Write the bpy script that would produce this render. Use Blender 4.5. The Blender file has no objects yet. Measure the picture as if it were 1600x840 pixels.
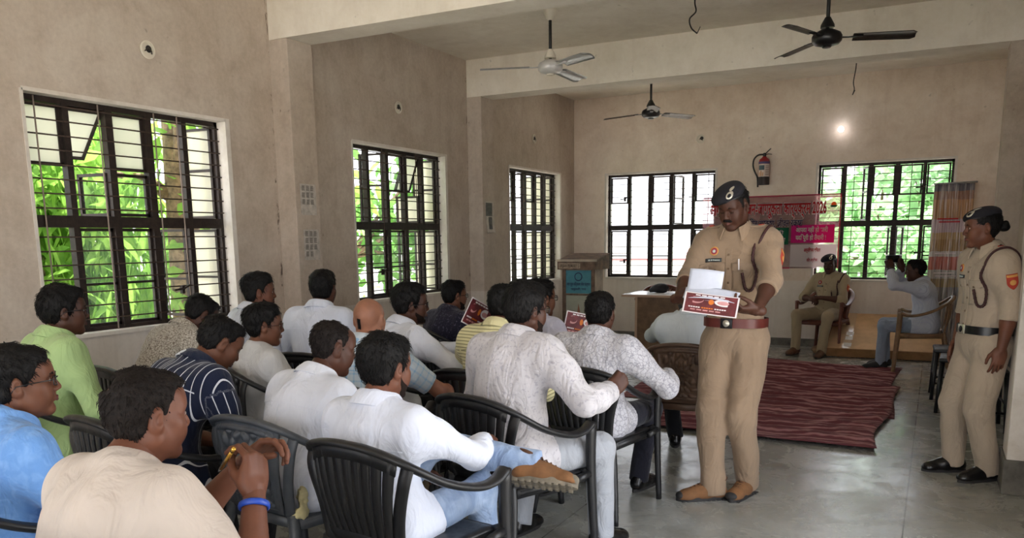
SKY = 1.0; EXPO = 2.25; SUN = 5.0
FAN_A = (1.5, 0.22, 0.9)
PODIUM = ((1.02, 9.30, 0), 2)
TABLE = (1.33, 9.80, 0)
import bpy, bmesh, math, random
import numpy as np
from mathutils import Vector, Matrix, Euler

random.seed(7)
COL = bpy.context.scene.collection
V = lambda *a: np.array(a, dtype=np.float64)
def nrm(v):
    v = np.asarray(v, float); n = np.linalg.norm(v)
    return v / n if n > 1e-9 else v
def rotz(a):
    c, s = math.cos(a), math.sin(a); return np.array([[c, -s, 0], [s, c, 0], [0, 0, 1.0]])
def rotx(a):
    c, s = math.cos(a), math.sin(a); return np.array([[1.0, 0, 0], [0, c, -s], [0, s, c]])
def roty(a):
    c, s = math.cos(a), math.sin(a); return np.array([[c, 0, s], [0, 1.0, 0], [-s, 0, c]])
RAD = math.radians

# ------------------------------------------------------------------ objects
def link(name, verts, faces, mat, parent=None, smooth=True, loc=None, rz=0.0):
    me = bpy.data.meshes.new(name)
    vv = np.asarray(verts, dtype=np.float64)
    if isinstance(faces, np.ndarray):
        faces = faces.tolist()
    me.from_pydata(vv.tolist(), [], faces)
    if smooth:
        me.polygons.foreach_set('use_smooth', [True] * len(me.polygons))
    me.update()
    if mat is not None:
        for m in (mat if isinstance(mat, (list, tuple)) else [mat]):
            me.materials.append(m)
    o = bpy.data.objects.new(name, me)
    COL.objects.link(o)
    if parent is not None:
        o.parent = parent
    if loc is not None:
        o.location = loc
    o.rotation_euler.z = rz
    return o
def empty(name, loc=(0, 0, 0), rz=0.0):
    o = bpy.data.objects.new(name, None); COL.objects.link(o)
    o.empty_display_size = 0.1
    o.location = loc; o.rotation_euler.z = rz
    return o
def tag(o, label=None, cat=None, group=None, kind=None):
    if label: o['label'] = label
    if cat: o['category'] = cat
    if group: o['group'] = group
    if kind: o['kind'] = kind
    return o
def copy_tree(o, parent=None):
    c = o.copy(); COL.objects.link(c)
    if parent is not None: c.parent = parent
    for ch in list(o.children): copy_tree(ch, c)
    return c

# ------------------------------------------------------------------ mesh pieces
class MB:
    """collects simple solids into one mesh"""
    def __init__(s): s.v = []; s.f = []; s.mi = []; s.cur = 0
    def add(s, v, f):
        b = len(s.v); s.v.extend([tuple(map(float, p)) for p in v])
        for q in f:
            s.f.append([b + i for i in q]); s.mi.append(s.cur)
    def box(s, lo, hi):
        x0, y0, z0 = lo; x1, y1, z1 = hi
        s.add([(x0, y0, z0), (x1, y0, z0), (x1, y1, z0), (x0, y1, z0), (x0, y0, z1), (x1, y0, z1), (x1, y1, z1), (x0, y1, z1)],
              [(0, 3, 2, 1), (4, 5, 6, 7), (0, 1, 5, 4), (1, 2, 6, 5), (2, 3, 7, 6), (3, 0, 4, 7)])
    def bbox(s, lo, hi, b=0.004):
        """bevelled box"""
        x0, y0, z0 = lo; x1, y1, z1 = hi
        b = min(b, abs(x1 - x0) * .45, abs(y1 - y0) * .45, abs(z1 - z0) * .45)
        bm = bmesh.new()
        vs = [bm.verts.new(p) for p in [(x0, y0, z0), (x1, y0, z0), (x1, y1, z0), (x0, y1, z0), (x0, y0, z1), (x1, y0, z1), (x1, y1, z1), (x0, y1, z1)]]
        for q in [(0, 3, 2, 1), (4, 5, 6, 7), (0, 1, 5, 4), (1, 2, 6, 5), (2, 3, 7, 6), (3, 0, 4, 7)]:
            bm.faces.new([vs[i] for i in q])
        bmesh.ops.bevel(bm, geom=bm.edges[:], offset=b, segments=2, affect='EDGES', profile=.5)
        bm.verts.index_update()
        s.add([v.co for v in bm.verts], [[v.index for v in f.verts] for f in bm.faces]); bm.free()
    def mbox(s, M, half, b=0.0):
        """box with matrix: columns of 3x3 + origin"""
        n = len(s.v)
        if b > 0: s.bbox(-np.array(half), np.array(half), b)
        else: s.box(-np.array(half), np.array(half))
        R, t = M
        for i in range(n, len(s.v)):
            s.v[i] = tuple(np.asarray(R) @ np.array(s.v[i]) + np.asarray(t))
    def tube(s, pts, rad, seg=10, cap=True, closed=False, flat=None, up=None):
        """sweep: rad is number or list; flat = (a,b) multipliers of the profile along side/up"""
        P = np.array(pts, float); n = len(P)
        R = np.full(n, rad, float) if np.isscalar(rad) else np.array(rad, float)
        T = np.zeros_like(P)
        for i in range(n):
            a = P[(i - 1) % n] if (closed or i > 0) else P[i]
            b = P[(i + 1) % n] if (closed or i < n - 1) else P[i]
            T[i] = nrm(b - a)
        u0 = np.array(up if up is not None else (0, 0, 1.0), float)
        if abs(T[0] @ u0) > .95 and up is None: u0 = np.array((1.0, 0, 0))
        fa, fb = flat if flat else (1, 1)
        u = nrm(u0 - T[0] * (T[0] @ u0)); vs = []
        for i in range(n):
            if up is not None:
                uu = np.array(up, float) - T[i] * (T[i] @ np.array(up, float))
                if np.linalg.norm(uu) > .15: u = nrm(uu)
                else: u = nrm(u - T[i] * (T[i] @ u))
            else: u = nrm(u - T[i] * (T[i] @ u))
            w = np.cross(T[i], u)
            for k in range(seg):
                t = 2 * math.pi * k / seg
                vs.append(P[i] + R[i] * (w * math.cos(t) * fa + u * math.sin(t) * fb))
        f = []
        for i in range(n if closed else n - 1):
            for k in range(seg):
                a = i * seg + k; b = i * seg + (k + 1) % seg
                j = (i + 1) % n
                f.append((a, b, j * seg + (k + 1) % seg, j * seg + k))
        if cap and not closed:
            f.append(tuple(range(seg))[::-1]); f.append(tuple((n - 1) * seg + k for k in range(seg)))
        s.add(vs, f)
    def lathe(s, prof, seg=20, c=(0, 0, 0), R=None):
        n = len(prof); vs = []
        for r, z in prof:
            for k in range(seg):
                t = 2 * math.pi * k / seg
                p = np.array([r * math.cos(t), r * math.sin(t), z])
                if R is not None: p = R @ p
                vs.append(p + np.array(c))
        f = []
        for i in range(n - 1):
            for k in range(seg):
                f.append((i * seg + k, i * seg + (k + 1) % seg, (i + 1) * seg + (k + 1) % seg, (i + 1) * seg + k))
        if prof[0][0] > 1e-6: f.append(tuple(range(seg))[::-1])
        if prof[-1][0] > 1e-6: f.append(tuple((n - 1) * seg + k for k in range(seg)))
        s.add(vs, f)
    def grid(s, fn, nu, nv, thick=0.0, closed_u=False):
        """fn(u,v)->point, u,v in 0..1; gives a sheet, or a slab of the given thickness"""
        P = np.array([[fn(i / nu, j / nv) for j in range(nv + 1)] for i in range(nu + 1)], float)
        du = np.gradient(P, axis=0); dv = np.gradient(P, axis=1)
        N = np.cross(du, dv); N /= np.maximum(np.linalg.norm(N, axis=2, keepdims=True), 1e-9)
        m = nv + 1
        A = P.reshape(-1, 3)
        fa = [(i * m + j, (i + 1) * m + j, (i + 1) * m + j + 1, i * m + j + 1) for i in range(nu) for j in range(nv)]
        if thick == 0: s.add(A, fa); return
        A = (P + N * thick / 2).reshape(-1, 3); B = (P - N * thick / 2).reshape(-1, 3); k = len(A)
        f = fa + [tuple(k + q for q in reversed(t)) for t in fa]
        rim = [i * m for i in range(nu + 1)] + [nu * m + j for j in range(1, m)] + [i * m + nv for i in range(nu - 1, -1, -1)] + [j for j in range(nv - 1, 0, -1)]
        for i in range(len(rim)):
            a, b = rim[i], rim[(i + 1) % len(rim)]
            f.append((b, a, k + a, k + b))
        s.add(np.concatenate([A, B]), f)
    def prism(s, poly, M, t):
        """2D outline poly (list of x,y) extruded t along the third axis of (R, origin)"""
        R, o = np.asarray(M[0], float), np.asarray(M[1], float); n = len(poly)
        a = [R @ np.array([x, y, 0]) + o for x, y in poly]; b = [R @ np.array([x, y, t]) + o for x, y in poly]
        s.add(a + b, [tuple(range(n))[::-1], tuple(range(n, 2 * n))] + [(i, (i + 1) % n, n + (i + 1) % n, n + i) for i in range(n)])
    def build(s, name, mat, parent=None, smooth=False, loc=None, rz=0.0, bevel=0.0):
        o = link(name, s.v, s.f, mat, parent, smooth, loc, rz)
        if isinstance(mat, (list, tuple)) and len(mat) > 1:
            o.data.polygons.foreach_set('material_index', s.mi)
        if smooth == 'auto':
            o.data.polygons.foreach_set('use_smooth', [True] * len(o.data.polygons))
            sharp(o.data, 40)
        return o
def sharp(me, deg):
    """mark edges sharper than deg so that smooth shading keeps them crisp"""
    bm = bmesh.new(); bm.from_mesh(me)
    c = RAD(deg)
    for e in bm.edges:
        if len(e.link_faces) == 2 and e.calc_face_angle(0) > c: e.smooth = False
        elif len(e.link_faces) != 2: e.smooth = False
    bm.to_mesh(me); bm.free()

# ------------------------------------------------------------------ implicit surfaces
def catmull(pts, n=8):
    P = [np.array(p, float) for p in pts]; out = []
    Q = [2 * P[0] - P[1]] + P + [2 * P[-1] - P[-2]]
    for i in range(1, len(Q) - 2):
        for j in range(n):
            t = j / n; a, b, c, d = Q[i - 1], Q[i], Q[i + 1], Q[i + 2]
            out.append(.5 * (2 * b + (c - a) * t + (2 * a - 5 * b + 4 * c - d) * t * t + (3 * b - 3 * c + d - a) * t ** 3))
    out.append(P[-1]); return out
class Field:
    def __init__(s): s.pr = []
    def cone(s, a, b, ra, rb=None, k=.02, flat=False, off=0.0, flata=False):
        rb = ra if rb is None else rb
        s.pr.append(('c', np.array(a, float), np.array(b, float), ra + off, rb + off, k, flat, flata)); return s
    def ell(s, c, r, k=.02, R=None, sub=False, off=0.0):
        s.pr.append(('e', np.array(c, float), np.array(r, float) + off, None if R is None else np.asarray(R, float), k, sub)); return s
    def cut(s, n, p, k=.004):
        s.pr.append(('p', nrm(n), np.array(p, float), k)); return s
    def fn(s, f): s.pr.append(('f', f)); return s
    def bounds(s):
        lo = np.full(3, 1e9); hi = -lo
        for p in s.pr:
            if p[0] == 'c':
                r = max(p[3], p[4]); lo = np.minimum(lo, np.minimum(p[1], p[2]) - r); hi = np.maximum(hi, np.maximum(p[1], p[2]) + r)
            elif p[0] == 'e' and not p[5]:
                r = p[2] if p[3] is None else np.full(3, p[2].max()); lo = np.minimum(lo, p[1] - r); hi = np.maximum(hi, p[1] + r)
        return lo, hi
    def mesh(s, h, disp=None, pad=.02, relax=1):
        lo, hi = s.bounds(); lo = lo - pad - 2 * h; hi = hi + pad + 2 * h
        n = np.ceil((hi - lo) / h).astype(int) + 1
        ax = [lo[i] + h * np.arange(n[i]) for i in range(3)]
        F = np.full(n, .12, np.float32)
        for p in s.pr:
            t = p[0]
            if t in 'ce':
                if t == 'c':
                    r = max(p[3], p[4]); m = r + p[5] + .03; a = np.minimum(p[1], p[2]) - m; b = np.maximum(p[1], p[2]) + m; k = p[5]
                else:
                    r = p[2] if p[3] is None else np.full(3, p[2].max()); k = p[4]; m = r + k + .03; a = p[1] - m; b = p[1] + m
                i0 = np.clip(np.floor((a - lo) / h).astype(int), 0, n); i1 = np.clip(np.ceil((b - lo) / h).astype(int) + 1, 0, n)
                if np.any(i1 <= i0): continue
                sl = tuple(slice(i0[q], i1[q]) for q in range(3))
                X = ax[0][sl[0]][:, None, None]; Y = ax[1][sl[1]][None, :, None]; Z = ax[2][sl[2]][None, None, :]
                if t == 'c':
                    A, B = p[1], p[2]; d = B - A; L2 = max(d @ d, 1e-12)
                    tt = ((X - A[0]) * d[0] + (Y - A[1]) * d[1] + (Z - A[2]) * d[2]) / L2
                    tc = np.clip(tt, 0, 1)
                    D = np.sqrt((X - A[0] - tc * d[0]) ** 2 + (Y - A[1] - tc * d[1]) ** 2 + (Z - A[2] - tc * d[2]) ** 2) - (p[3] + (p[4] - p[3]) * tc)
                    if p[6]: D = np.maximum(D, (tt - 1) * math.sqrt(L2))
                    if p[7]: D = np.maximum(D, -tt * math.sqrt(L2))
                else:
                    x, y, z = X - p[1][0], Y - p[1][1], Z - p[1][2]
                    if p[3] is not None:
                        R = p[3]
                        x, y, z = R[0, 0] * x + R[1, 0] * y + R[2, 0] * z, R[0, 1] * x + R[1, 1] * y + R[2, 1] * z, R[0, 2] * x + R[1, 2] * y + R[2, 2] * z
                    q = p[2]
                    k0 = np.sqrt((x / q[0]) ** 2 + (y / q[1]) ** 2 + (z / q[2]) ** 2)
                    k1 = np.sqrt((x / q[0] ** 2) ** 2 + (y / q[1] ** 2) ** 2 + (z / q[2] ** 2) ** 2)
                    D = k0 * (k0 - 1) / np.maximum(k1, 1e-6)
                D = D.astype(np.float32); G = F[sl]
                if t == 'e' and p[5]:
                    D = -D; hh = np.maximum(k - np.abs(G - D), 0) / k; F[sl] = np.maximum(G, D) + hh * hh * k * .25
                else:
                    hh = np.maximum(k - np.abs(G - D), 0) / k; F[sl] = np.minimum(G, D) - hh * hh * k * .25
            elif t == 'p':
                X = ax[0][:, None, None]; Y = ax[1][None, :, None]; Z = ax[2][None, None, :]
                D = ((X - p[2][0]) * p[1][0] + (Y - p[2][1]) * p[1][1] + (Z - p[2][2]) * p[1][2]).astype(np.float32)
                k = p[3]; hh = np.maximum(k - np.abs(F - D), 0) / k; F = np.maximum(F, D) + hh * hh * k * .25
            elif t == 'f':
                F = p[1](F, ax[0][:, None, None], ax[1][None, :, None], ax[2][None, None, :]).astype(np.float32)
        if disp is not None:
            idx = np.nonzero(np.abs(F) < .035)
            P = np.stack([ax[i][idx[i]] for i in range(3)], -1)
            F[idx] += disp(P).astype(np.float32)
        return surfnet(F, lo, h, relax)
def surfnet(F, lo, h, relax=1):
    F[0] = F[-1] = .1; F[:, 0] = F[:, -1] = .1; F[:, :, 0] = F[:, :, -1] = .1
    S = F < 0
    c = S[:-1, :-1, :-1].astype(np.int8)
    for a in (0, 1):
        for b in (0, 1):
            for d in (0, 1):
                if a + b + d: c = c + S[a:S.shape[0] - 1 + a, b:S.shape[1] - 1 + b, d:S.shape[2] - 1 + d]
    I, J, K = np.nonzero((c > 0) & (c < 8))
    vid = np.full(c.shape, -1, np.int64); vid[I, J, K] = np.arange(len(I))
    acc = np.zeros((len(I), 3)); cnt = np.zeros(len(I))
    for ax_ in range(3):
        o1, o2 = [q for q in range(3) if q != ax_]
        for a in (0, 1):
            for b in (0, 1):
                off = [0, 0, 0]; off[o1] = a; off[o2] = b
                f0 = F[I + off[0], J + off[1], K + off[2]]
                of = list(off); of[ax_] = 1
                f1 = F[I + of[0], J + of[1], K + of[2]]
                m = (f0 < 0) != (f1 < 0)
                t = np.where(m, f0 / np.where(m, f0 - f1, 1), 0)
                p = np.zeros((len(I), 3)); p[:, o1] = a; p[:, o2] = b; p[:, ax_] = t
                acc += p * m[:, None]; cnt += m
    P = acc / cnt[:, None] + np.stack([I, J, K], -1)
    faces = []
    for ax_ in range(3):
        o1, o2 = (ax_ + 1) % 3, (ax_ + 2) % 3
        s0 = [slice(None)] * 3; s1 = [slice(None)] * 3; s0[ax_] = slice(0, -1); s1[ax_] = slice(1, None)
        A, B = S[tuple(s0)], S[tuple(s1)]
        E = np.stack(np.nonzero(A != B), -1)
        if not len(E): continue
        inside = A[tuple(E.T)]
        q = []
        for (a, b) in ((0, 0), (-1, 0), (-1, -1), (0, -1)):
            G = E.copy(); G[:, o1] += a; G[:, o2] += b
            q.append(vid[tuple(G.T)])
        q = np.stack(q, -1)
        ok = (q >= 0).all(1); q = q[ok]; inside = inside[ok]
        q[~inside] = q[~inside][:, ::-1]
        faces.append(q)
    Q = np.concatenate(faces)
    for _ in range(relax):
        s = np.zeros_like(P); n = np.zeros(len(P))
        for a in range(4):
            b = (a + 1) % 4
            np.add.at(s, Q[:, a], P[Q[:, b]]); np.add.at(s, Q[:, b], P[Q[:, a]])
            np.add.at(n, Q[:, a], 1); np.add.at(n, Q[:, b], 1)
        P = P * .55 + .45 * s / np.maximum(n, 1)[:, None]
    return P * h + lo, Q
def join(*parts):
    v = []; f = []; b = 0
    for P, Q in parts:
        v.append(np.asarray(P)); f.append(np.asarray(Q) + b); b += len(P)
    return np.concatenate(v), np.concatenate(f)
def wob(P, freq, seed, n=5):
    """cheap smooth noise, about -1..1"""
    rs = np.random.RandomState(seed); o = np.zeros(len(P))
    for i in range(n):
        d = nrm(rs.normal(size=3)) * freq * (0.7 + .8 * rs.rand())
        o += np.sin(P @ d + rs.rand() * 6.28)
    return o / math.sqrt(n) * .8
def folds(amp, seed, freq=26., stretch=(1.0, 1.0, .45)):
    st = np.array(stretch)
    def f(P):
        w = P + .03 * np.stack([wob(P, 11, seed + q) for q in range(3)], -1)
        a = wob(w * st, freq, seed + 5, 4); b = wob(w * st, freq * 2.1, seed + 6, 4)
        return -amp * ((1 - np.abs(a) * 1.4) * .75 + (1 - np.abs(b) * 1.4) * .3 - .4)
    return f

# ------------------------------------------------------------------ materials
def srgb(r, g=None, b=None):
    if g is None: r, g, b = r
    f = lambda c: (c / 255 / 12.92) if c / 255 <= .04045 else ((c / 255 + .055) / 1.055) ** 2.4
    return (f(r), f(g), f(b), 1)
class Mat:
    def __init__(s, name, base=(200, 200, 200), rough=.6, metal=0., spec=.5, sheen=0.):
        s.m = bpy.data.materials.new(name); s.m.use_nodes = True
        s.nt = s.m.node_tree; s.b = s.nt.nodes['Principled BSDF']; s.out = s.nt.nodes['Material Output']
        s.b.inputs['Base Color'].default_value = srgb(base); s.b.inputs['Roughness'].default_value = rough
        s.b.inputs['Metallic'].default_value = metal; s.b.inputs['Specular IOR Level'].default_value = spec
        if sheen: s.b.inputs['Sheen Weight'].default_value = sheen
        s._tc = None
    def n(s, t, **kw):
        nd = s.nt.nodes.new(t)
        for k, v in kw.items():
            if k.startswith('i_'):
                key = k[2:]; key = int(key) if key.isdigit() else key
                nd.inputs[key].default_value = v
            else: setattr(nd, k, v)
        return nd
    def l(s, a, b): s.nt.links.new(a, b)
    def co(s, scale=(1, 1, 1), rot=(0, 0, 0), loc=(0, 0, 0), src='Object'):
        if s._tc is None: s._tc = s.n('ShaderNodeTexCoord')
        mp = s.n('ShaderNodeMapping'); mp.inputs['Scale'].default_value = scale; mp.inputs['Rotation'].default_value = rot; mp.inputs['Location'].default_value = loc
        s.l(s._tc.outputs[src], mp.inputs['Vector']); return mp.outputs[0]
    def weave(s):
        nd = s.n('ShaderNodeAttribute'); nd.attribute_name = 'weave'; return nd.outputs['Vector']
    def noise(s, scale, detail=4, rough=.6, dist=0., co=None):
        nd = s.n('ShaderNodeTexNoise'); nd.inputs['Scale'].default_value = scale; nd.inputs['Detail'].default_value = detail
        nd.inputs['Roughness'].default_value = rough; nd.inputs['Distortion'].default_value = dist
        s.l(co if co is not None else s.co(), nd.inputs['Vector']); return nd.outputs['Fac']
    def ramp(s, fac, stops, interp='LINEAR'):
        nd = s.n('ShaderNodeValToRGB'); nd.color_ramp.interpolation = interp
        e = nd.color_ramp.elements
        while len(e) < len(stops): e.new(.5)
        for i, (p, c) in enumerate(stops):
            e[i].position = p; e[i].color = c if len(c) == 4 else srgb(c)
        s.l(fac, nd.inputs[0]); return nd.outputs[0]
    def mix(s, fac, a, b, mode='MIX'):
        nd = s.n('ShaderNodeMix', data_type='RGBA', blend_type=mode)
        for sock, v in ((nd.inputs[0], fac), (nd.inputs[6], a), (nd.inputs[7], b)):
            if hasattr(v, 'is_linked') or isinstance(v, bpy.types.NodeSocket): s.l(v, sock)
            elif isinstance(v, (int, float)): sock.default_value = v
            else: sock.default_value = v if len(v) == 4 else srgb(v)
        return nd.outputs[2]
    def math(s, op, a, b=None, c=None, clamp=False):
        nd = s.n('ShaderNodeMath', operation=op); nd.use_clamp = clamp
        for i, v in enumerate((a, b, c)):
            if v is None: continue
            if isinstance(v, bpy.types.NodeSocket): s.l(v, nd.inputs[i])
            else: nd.inputs[i].default_value = v
        return nd.outputs[0]
    def xyz(s, co=None):
        nd = s.n('ShaderNodeSeparateXYZ'); s.l(co if co is not None else s.co(), nd.inputs[0]); return nd.outputs
    def base(s, sock): s.l(sock, s.b.inputs['Base Color']); return s
    def rgh(s, sock): s.l(sock, s.b.inputs['Roughness']); return s
    def bump(s, h, strength=.3, dist=.01):
        nd = s.n('ShaderNodeBump'); nd.inputs['Strength'].default_value = strength; nd.inputs['Distance'].default_value = dist
        s.l(h, nd.inputs['Height'])
        if s.b.inputs['Normal'].is_linked: s.l(s.b.inputs['Normal'].links[0].from_socket, nd.inputs['Normal'])
        s.l(nd.outputs[0], s.b.inputs['Normal']); return s
BW = lambda v: (v, v, v, 1)
def simple(name, base, rough=.5, metal=0., spec=.5, var=.0, nscale=20, bump=0., bscale=60):
    M = Mat(name, base, rough, metal, spec)
    if var:
        lo = tuple(max(0, c * (1 - var)) for c in base); hi = tuple(min(255, c * (1 + var * .6)) for c in base)
        M.base(M.ramp(M.noise(nscale, 5), [(.3, lo), (.7, hi)]))
    if bump: M.bump(M.noise(bscale, 4), bump, .004)
    return M.m
# ================================================================== people
from mathutils.bvhtree import BVHTree

def skin_mat(name, base):
    M = Mat(name, base, .5, spec=.35)
    n = M.noise(9, 5); lo = tuple(c * .86 for c in base); hi = tuple(min(255, c * 1.06) for c in base)
    M.base(M.ramp(n, [(.3, lo), (.7, hi)])); M.bump(M.noise(220, 3), .15, .002)
    return M.m
SK = dict(dark=skin_mat('skin_deep_brown', (76, 46, 34)), mid=skin_mat('skin_brown', (104, 66, 48)),
          warm=skin_mat('skin_warm_brown', (108, 67, 50)), light=skin_mat('skin_light_brown', (152, 104, 82)))
def hair_mat(name, a, b, rough=.42):
    M = Mat(name, a, rough + .16, spec=.22)
    M.base(M.ramp(M.noise(160, 3), [(.35, a), (.75, b)])); M.bump(M.noise(170, 4), .55, .004)
    return M.m
HAIR = hair_mat('black_hair', (5, 4, 4), (17, 14, 14)); HAIR_BR = hair_mat('dark_brown_hair', (12, 8, 7), (34, 25, 21), .55)
BEARD = hair_mat('stubble_hair', (22, 15, 12), (44, 30, 23), .8)
M_EYE = simple('eye_white', (168, 158, 150), .3); M_IRIS = simple('iris_dark', (20, 12, 8), .15)
M_LIP = simple('lip_brown', (88, 48, 42), .5)

def cloth(name, base, rough=.8, folds_b=.35, weave=.12, pattern=None):
    M = Mat(name, base, rough, spec=.15, sheen=.15)
    col = M.ramp(M.noise(5, 3), [(.3, tuple(c * .93 for c in base)), (.7, base)])
    if pattern: col = pattern(M, col)
    M.base(col)
    M.bump(M.noise(8, 3, .5, 1.8, M.co((1, 1, .6))), min(1, folds_b * 1.5), .03); M.bump(M.noise(22, 2, .5, 1.2, M.co((.8, .8, 1.2))), folds_b * .35, .008)
    M.bump(M.noise(420, 2), weave, .002)
    return M.m
def pat_stripes(freq, width, color, wobble=.012, axis=0):
    def f(M, col):
        x = M.xyz(M.weave())[axis]
        w = M.math('MULTIPLY', M.math('SUBTRACT', M.noise(6, 2, co=M.co()), .5), wobble * 2)
        fr = M.math('FRACT', M.math('MULTIPLY', M.math('ADD', x, w), freq))
        return M.mix(M.math('LESS_THAN', fr, width), col, color)
    return f
def pat_check(freq, width, color):
    def f(M, col):
        X = M.xyz(M.weave()); w = M.math('MULTIPLY', M.math('SUBTRACT', M.noise(6, 2), .5), .01)
        a = M.math('LESS_THAN', M.math('FRACT', M.math('MULTIPLY', M.math('ADD', X[0], w), freq)), width)
        b = M.math('LESS_THAN', M.math('FRACT', M.math('MULTIPLY', M.math('ADD', X[1], w), freq)), width)
        return M.mix(M.math('MULTIPLY', M.math('ADD', a, b), .5), col, color)
    return f
def pat_print(scale, thr, color, soft=.06):
    def f(M, col):
        v = M.n('ShaderNodeTexVoronoi', feature='DISTANCE_TO_EDGE'); v.inputs['Scale'].default_value = scale
        c = M.co(); nz = M.n('ShaderNodeTexNoise'); nz.inputs['Scale'].default_value = scale * .8; M.l(c, nz.inputs['Vector'])
        mx = M.n('ShaderNodeVectorMath', operation='MULTIPLY_ADD'); M.l(nz.outputs['Color'], mx.inputs[0]); mx.inputs[1].default_value = (1.6 / scale,) * 3; M.l(c, mx.inputs[2])
        M.l(mx.outputs[0], v.inputs['Vector'])
        k = M.ramp(v.outputs['Distance'], [(thr, BW(1)), (thr + soft, BW(0))])
        return M.mix(k, col, color)
    return f
def pat_spots(scale, color, lo=.56, hi=.66, amt=.8):
    def f(M, col):
        k = M.ramp(M.noise(scale, 3, .5, .8), [(lo, BW(0)), (hi, BW(amt))])
        return M.mix(k, col, color)
    return f

# ---------------------------------------------------------------- head (own frame: centre between the ears, +Y face, +Z up)
def head_field(fat=1.0, fem=False):
    f = Field(); w = fat
    f.ell((0, -.012, .034), (.0745, .096, .084))
    f.ell((0, .026, -.034), (.058 * w, .060, .078), k=.035)
    jw = .046 if fem else .052
    for s in (-1, 1):
        f.cone((s * jw * w, -.004, -.052), (s * .018, .064, -.099), .020 * w, .015, k=.03)
        f.ell((s * .043, .056, -.014), (.024 * w, .024, .022), k=.025)
        f.cone((s * .012, .088, .023), (s * .046, .070, .024), .0105, .010, k=.016)
        f.ell((s * .034, .060, -.045), (.022 * w, .026, .026), k=.03)
    f.ell((0, .066, -.100), (.022, .020, .017), k=.022)
    f.ell((0, .058, .050), (.052, .040, .040), k=.03)
    for s in (-1, 1):
        f.ell((s * .031, .094, .006), (.0165, .013, .0115), k=.012, sub=True)
        f.ell((s * .031, .0765, .0055), (.0150, .0125, .0105), k=.006)
    f.cone((0, .088, .018), (0, .107, -.026), .0075, .0115, k=.012)
    for s in (-1, 1): f.ell((s * .0125, .099, -.031), (.0085, .0105, .0075), k=.008)
    f.ell((0, .084, -.050), (.022, .012, .011), k=.015)
    f.ell((0, .0885, -.0585), (.0225, .010, .0048), k=.005); f.ell((0, .0865, -.0685), (.020, .010, .0056), k=.005)
    for s in (-1, 1):
        R = rotz(s * RAD(-24)) @ rotx(RAD(-12))
        f.ell((s * .0795, -.012, .000), (.0095, .0185, .0315), k=.010, R=R)
        f.ell((s * .0775, -.006, -.020), (.009, .011, .014), k=.010, R=R)
        f.ell((s * .0875, -.006, .004), (.0065, .0095, .0175), k=.006, R=R, sub=True)
    f.cone((0, -.018, -.05), (0, -.030, -.125), .056 * (.88 if fem else 1), .054 * (.88 if fem else 1), k=.035)
    return f
def head_mesh(h, fat=1.0, fem=False): return head_field(fat, fem).mesh(h)
HEADS = {}
def head_cached(h, fat, fem):
    k = (round(h, 4), round(fat, 2), fem)
    if k not in HEADS: HEADS[k] = head_mesh(h, fat, fem)
    return HEADS[k]
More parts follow.
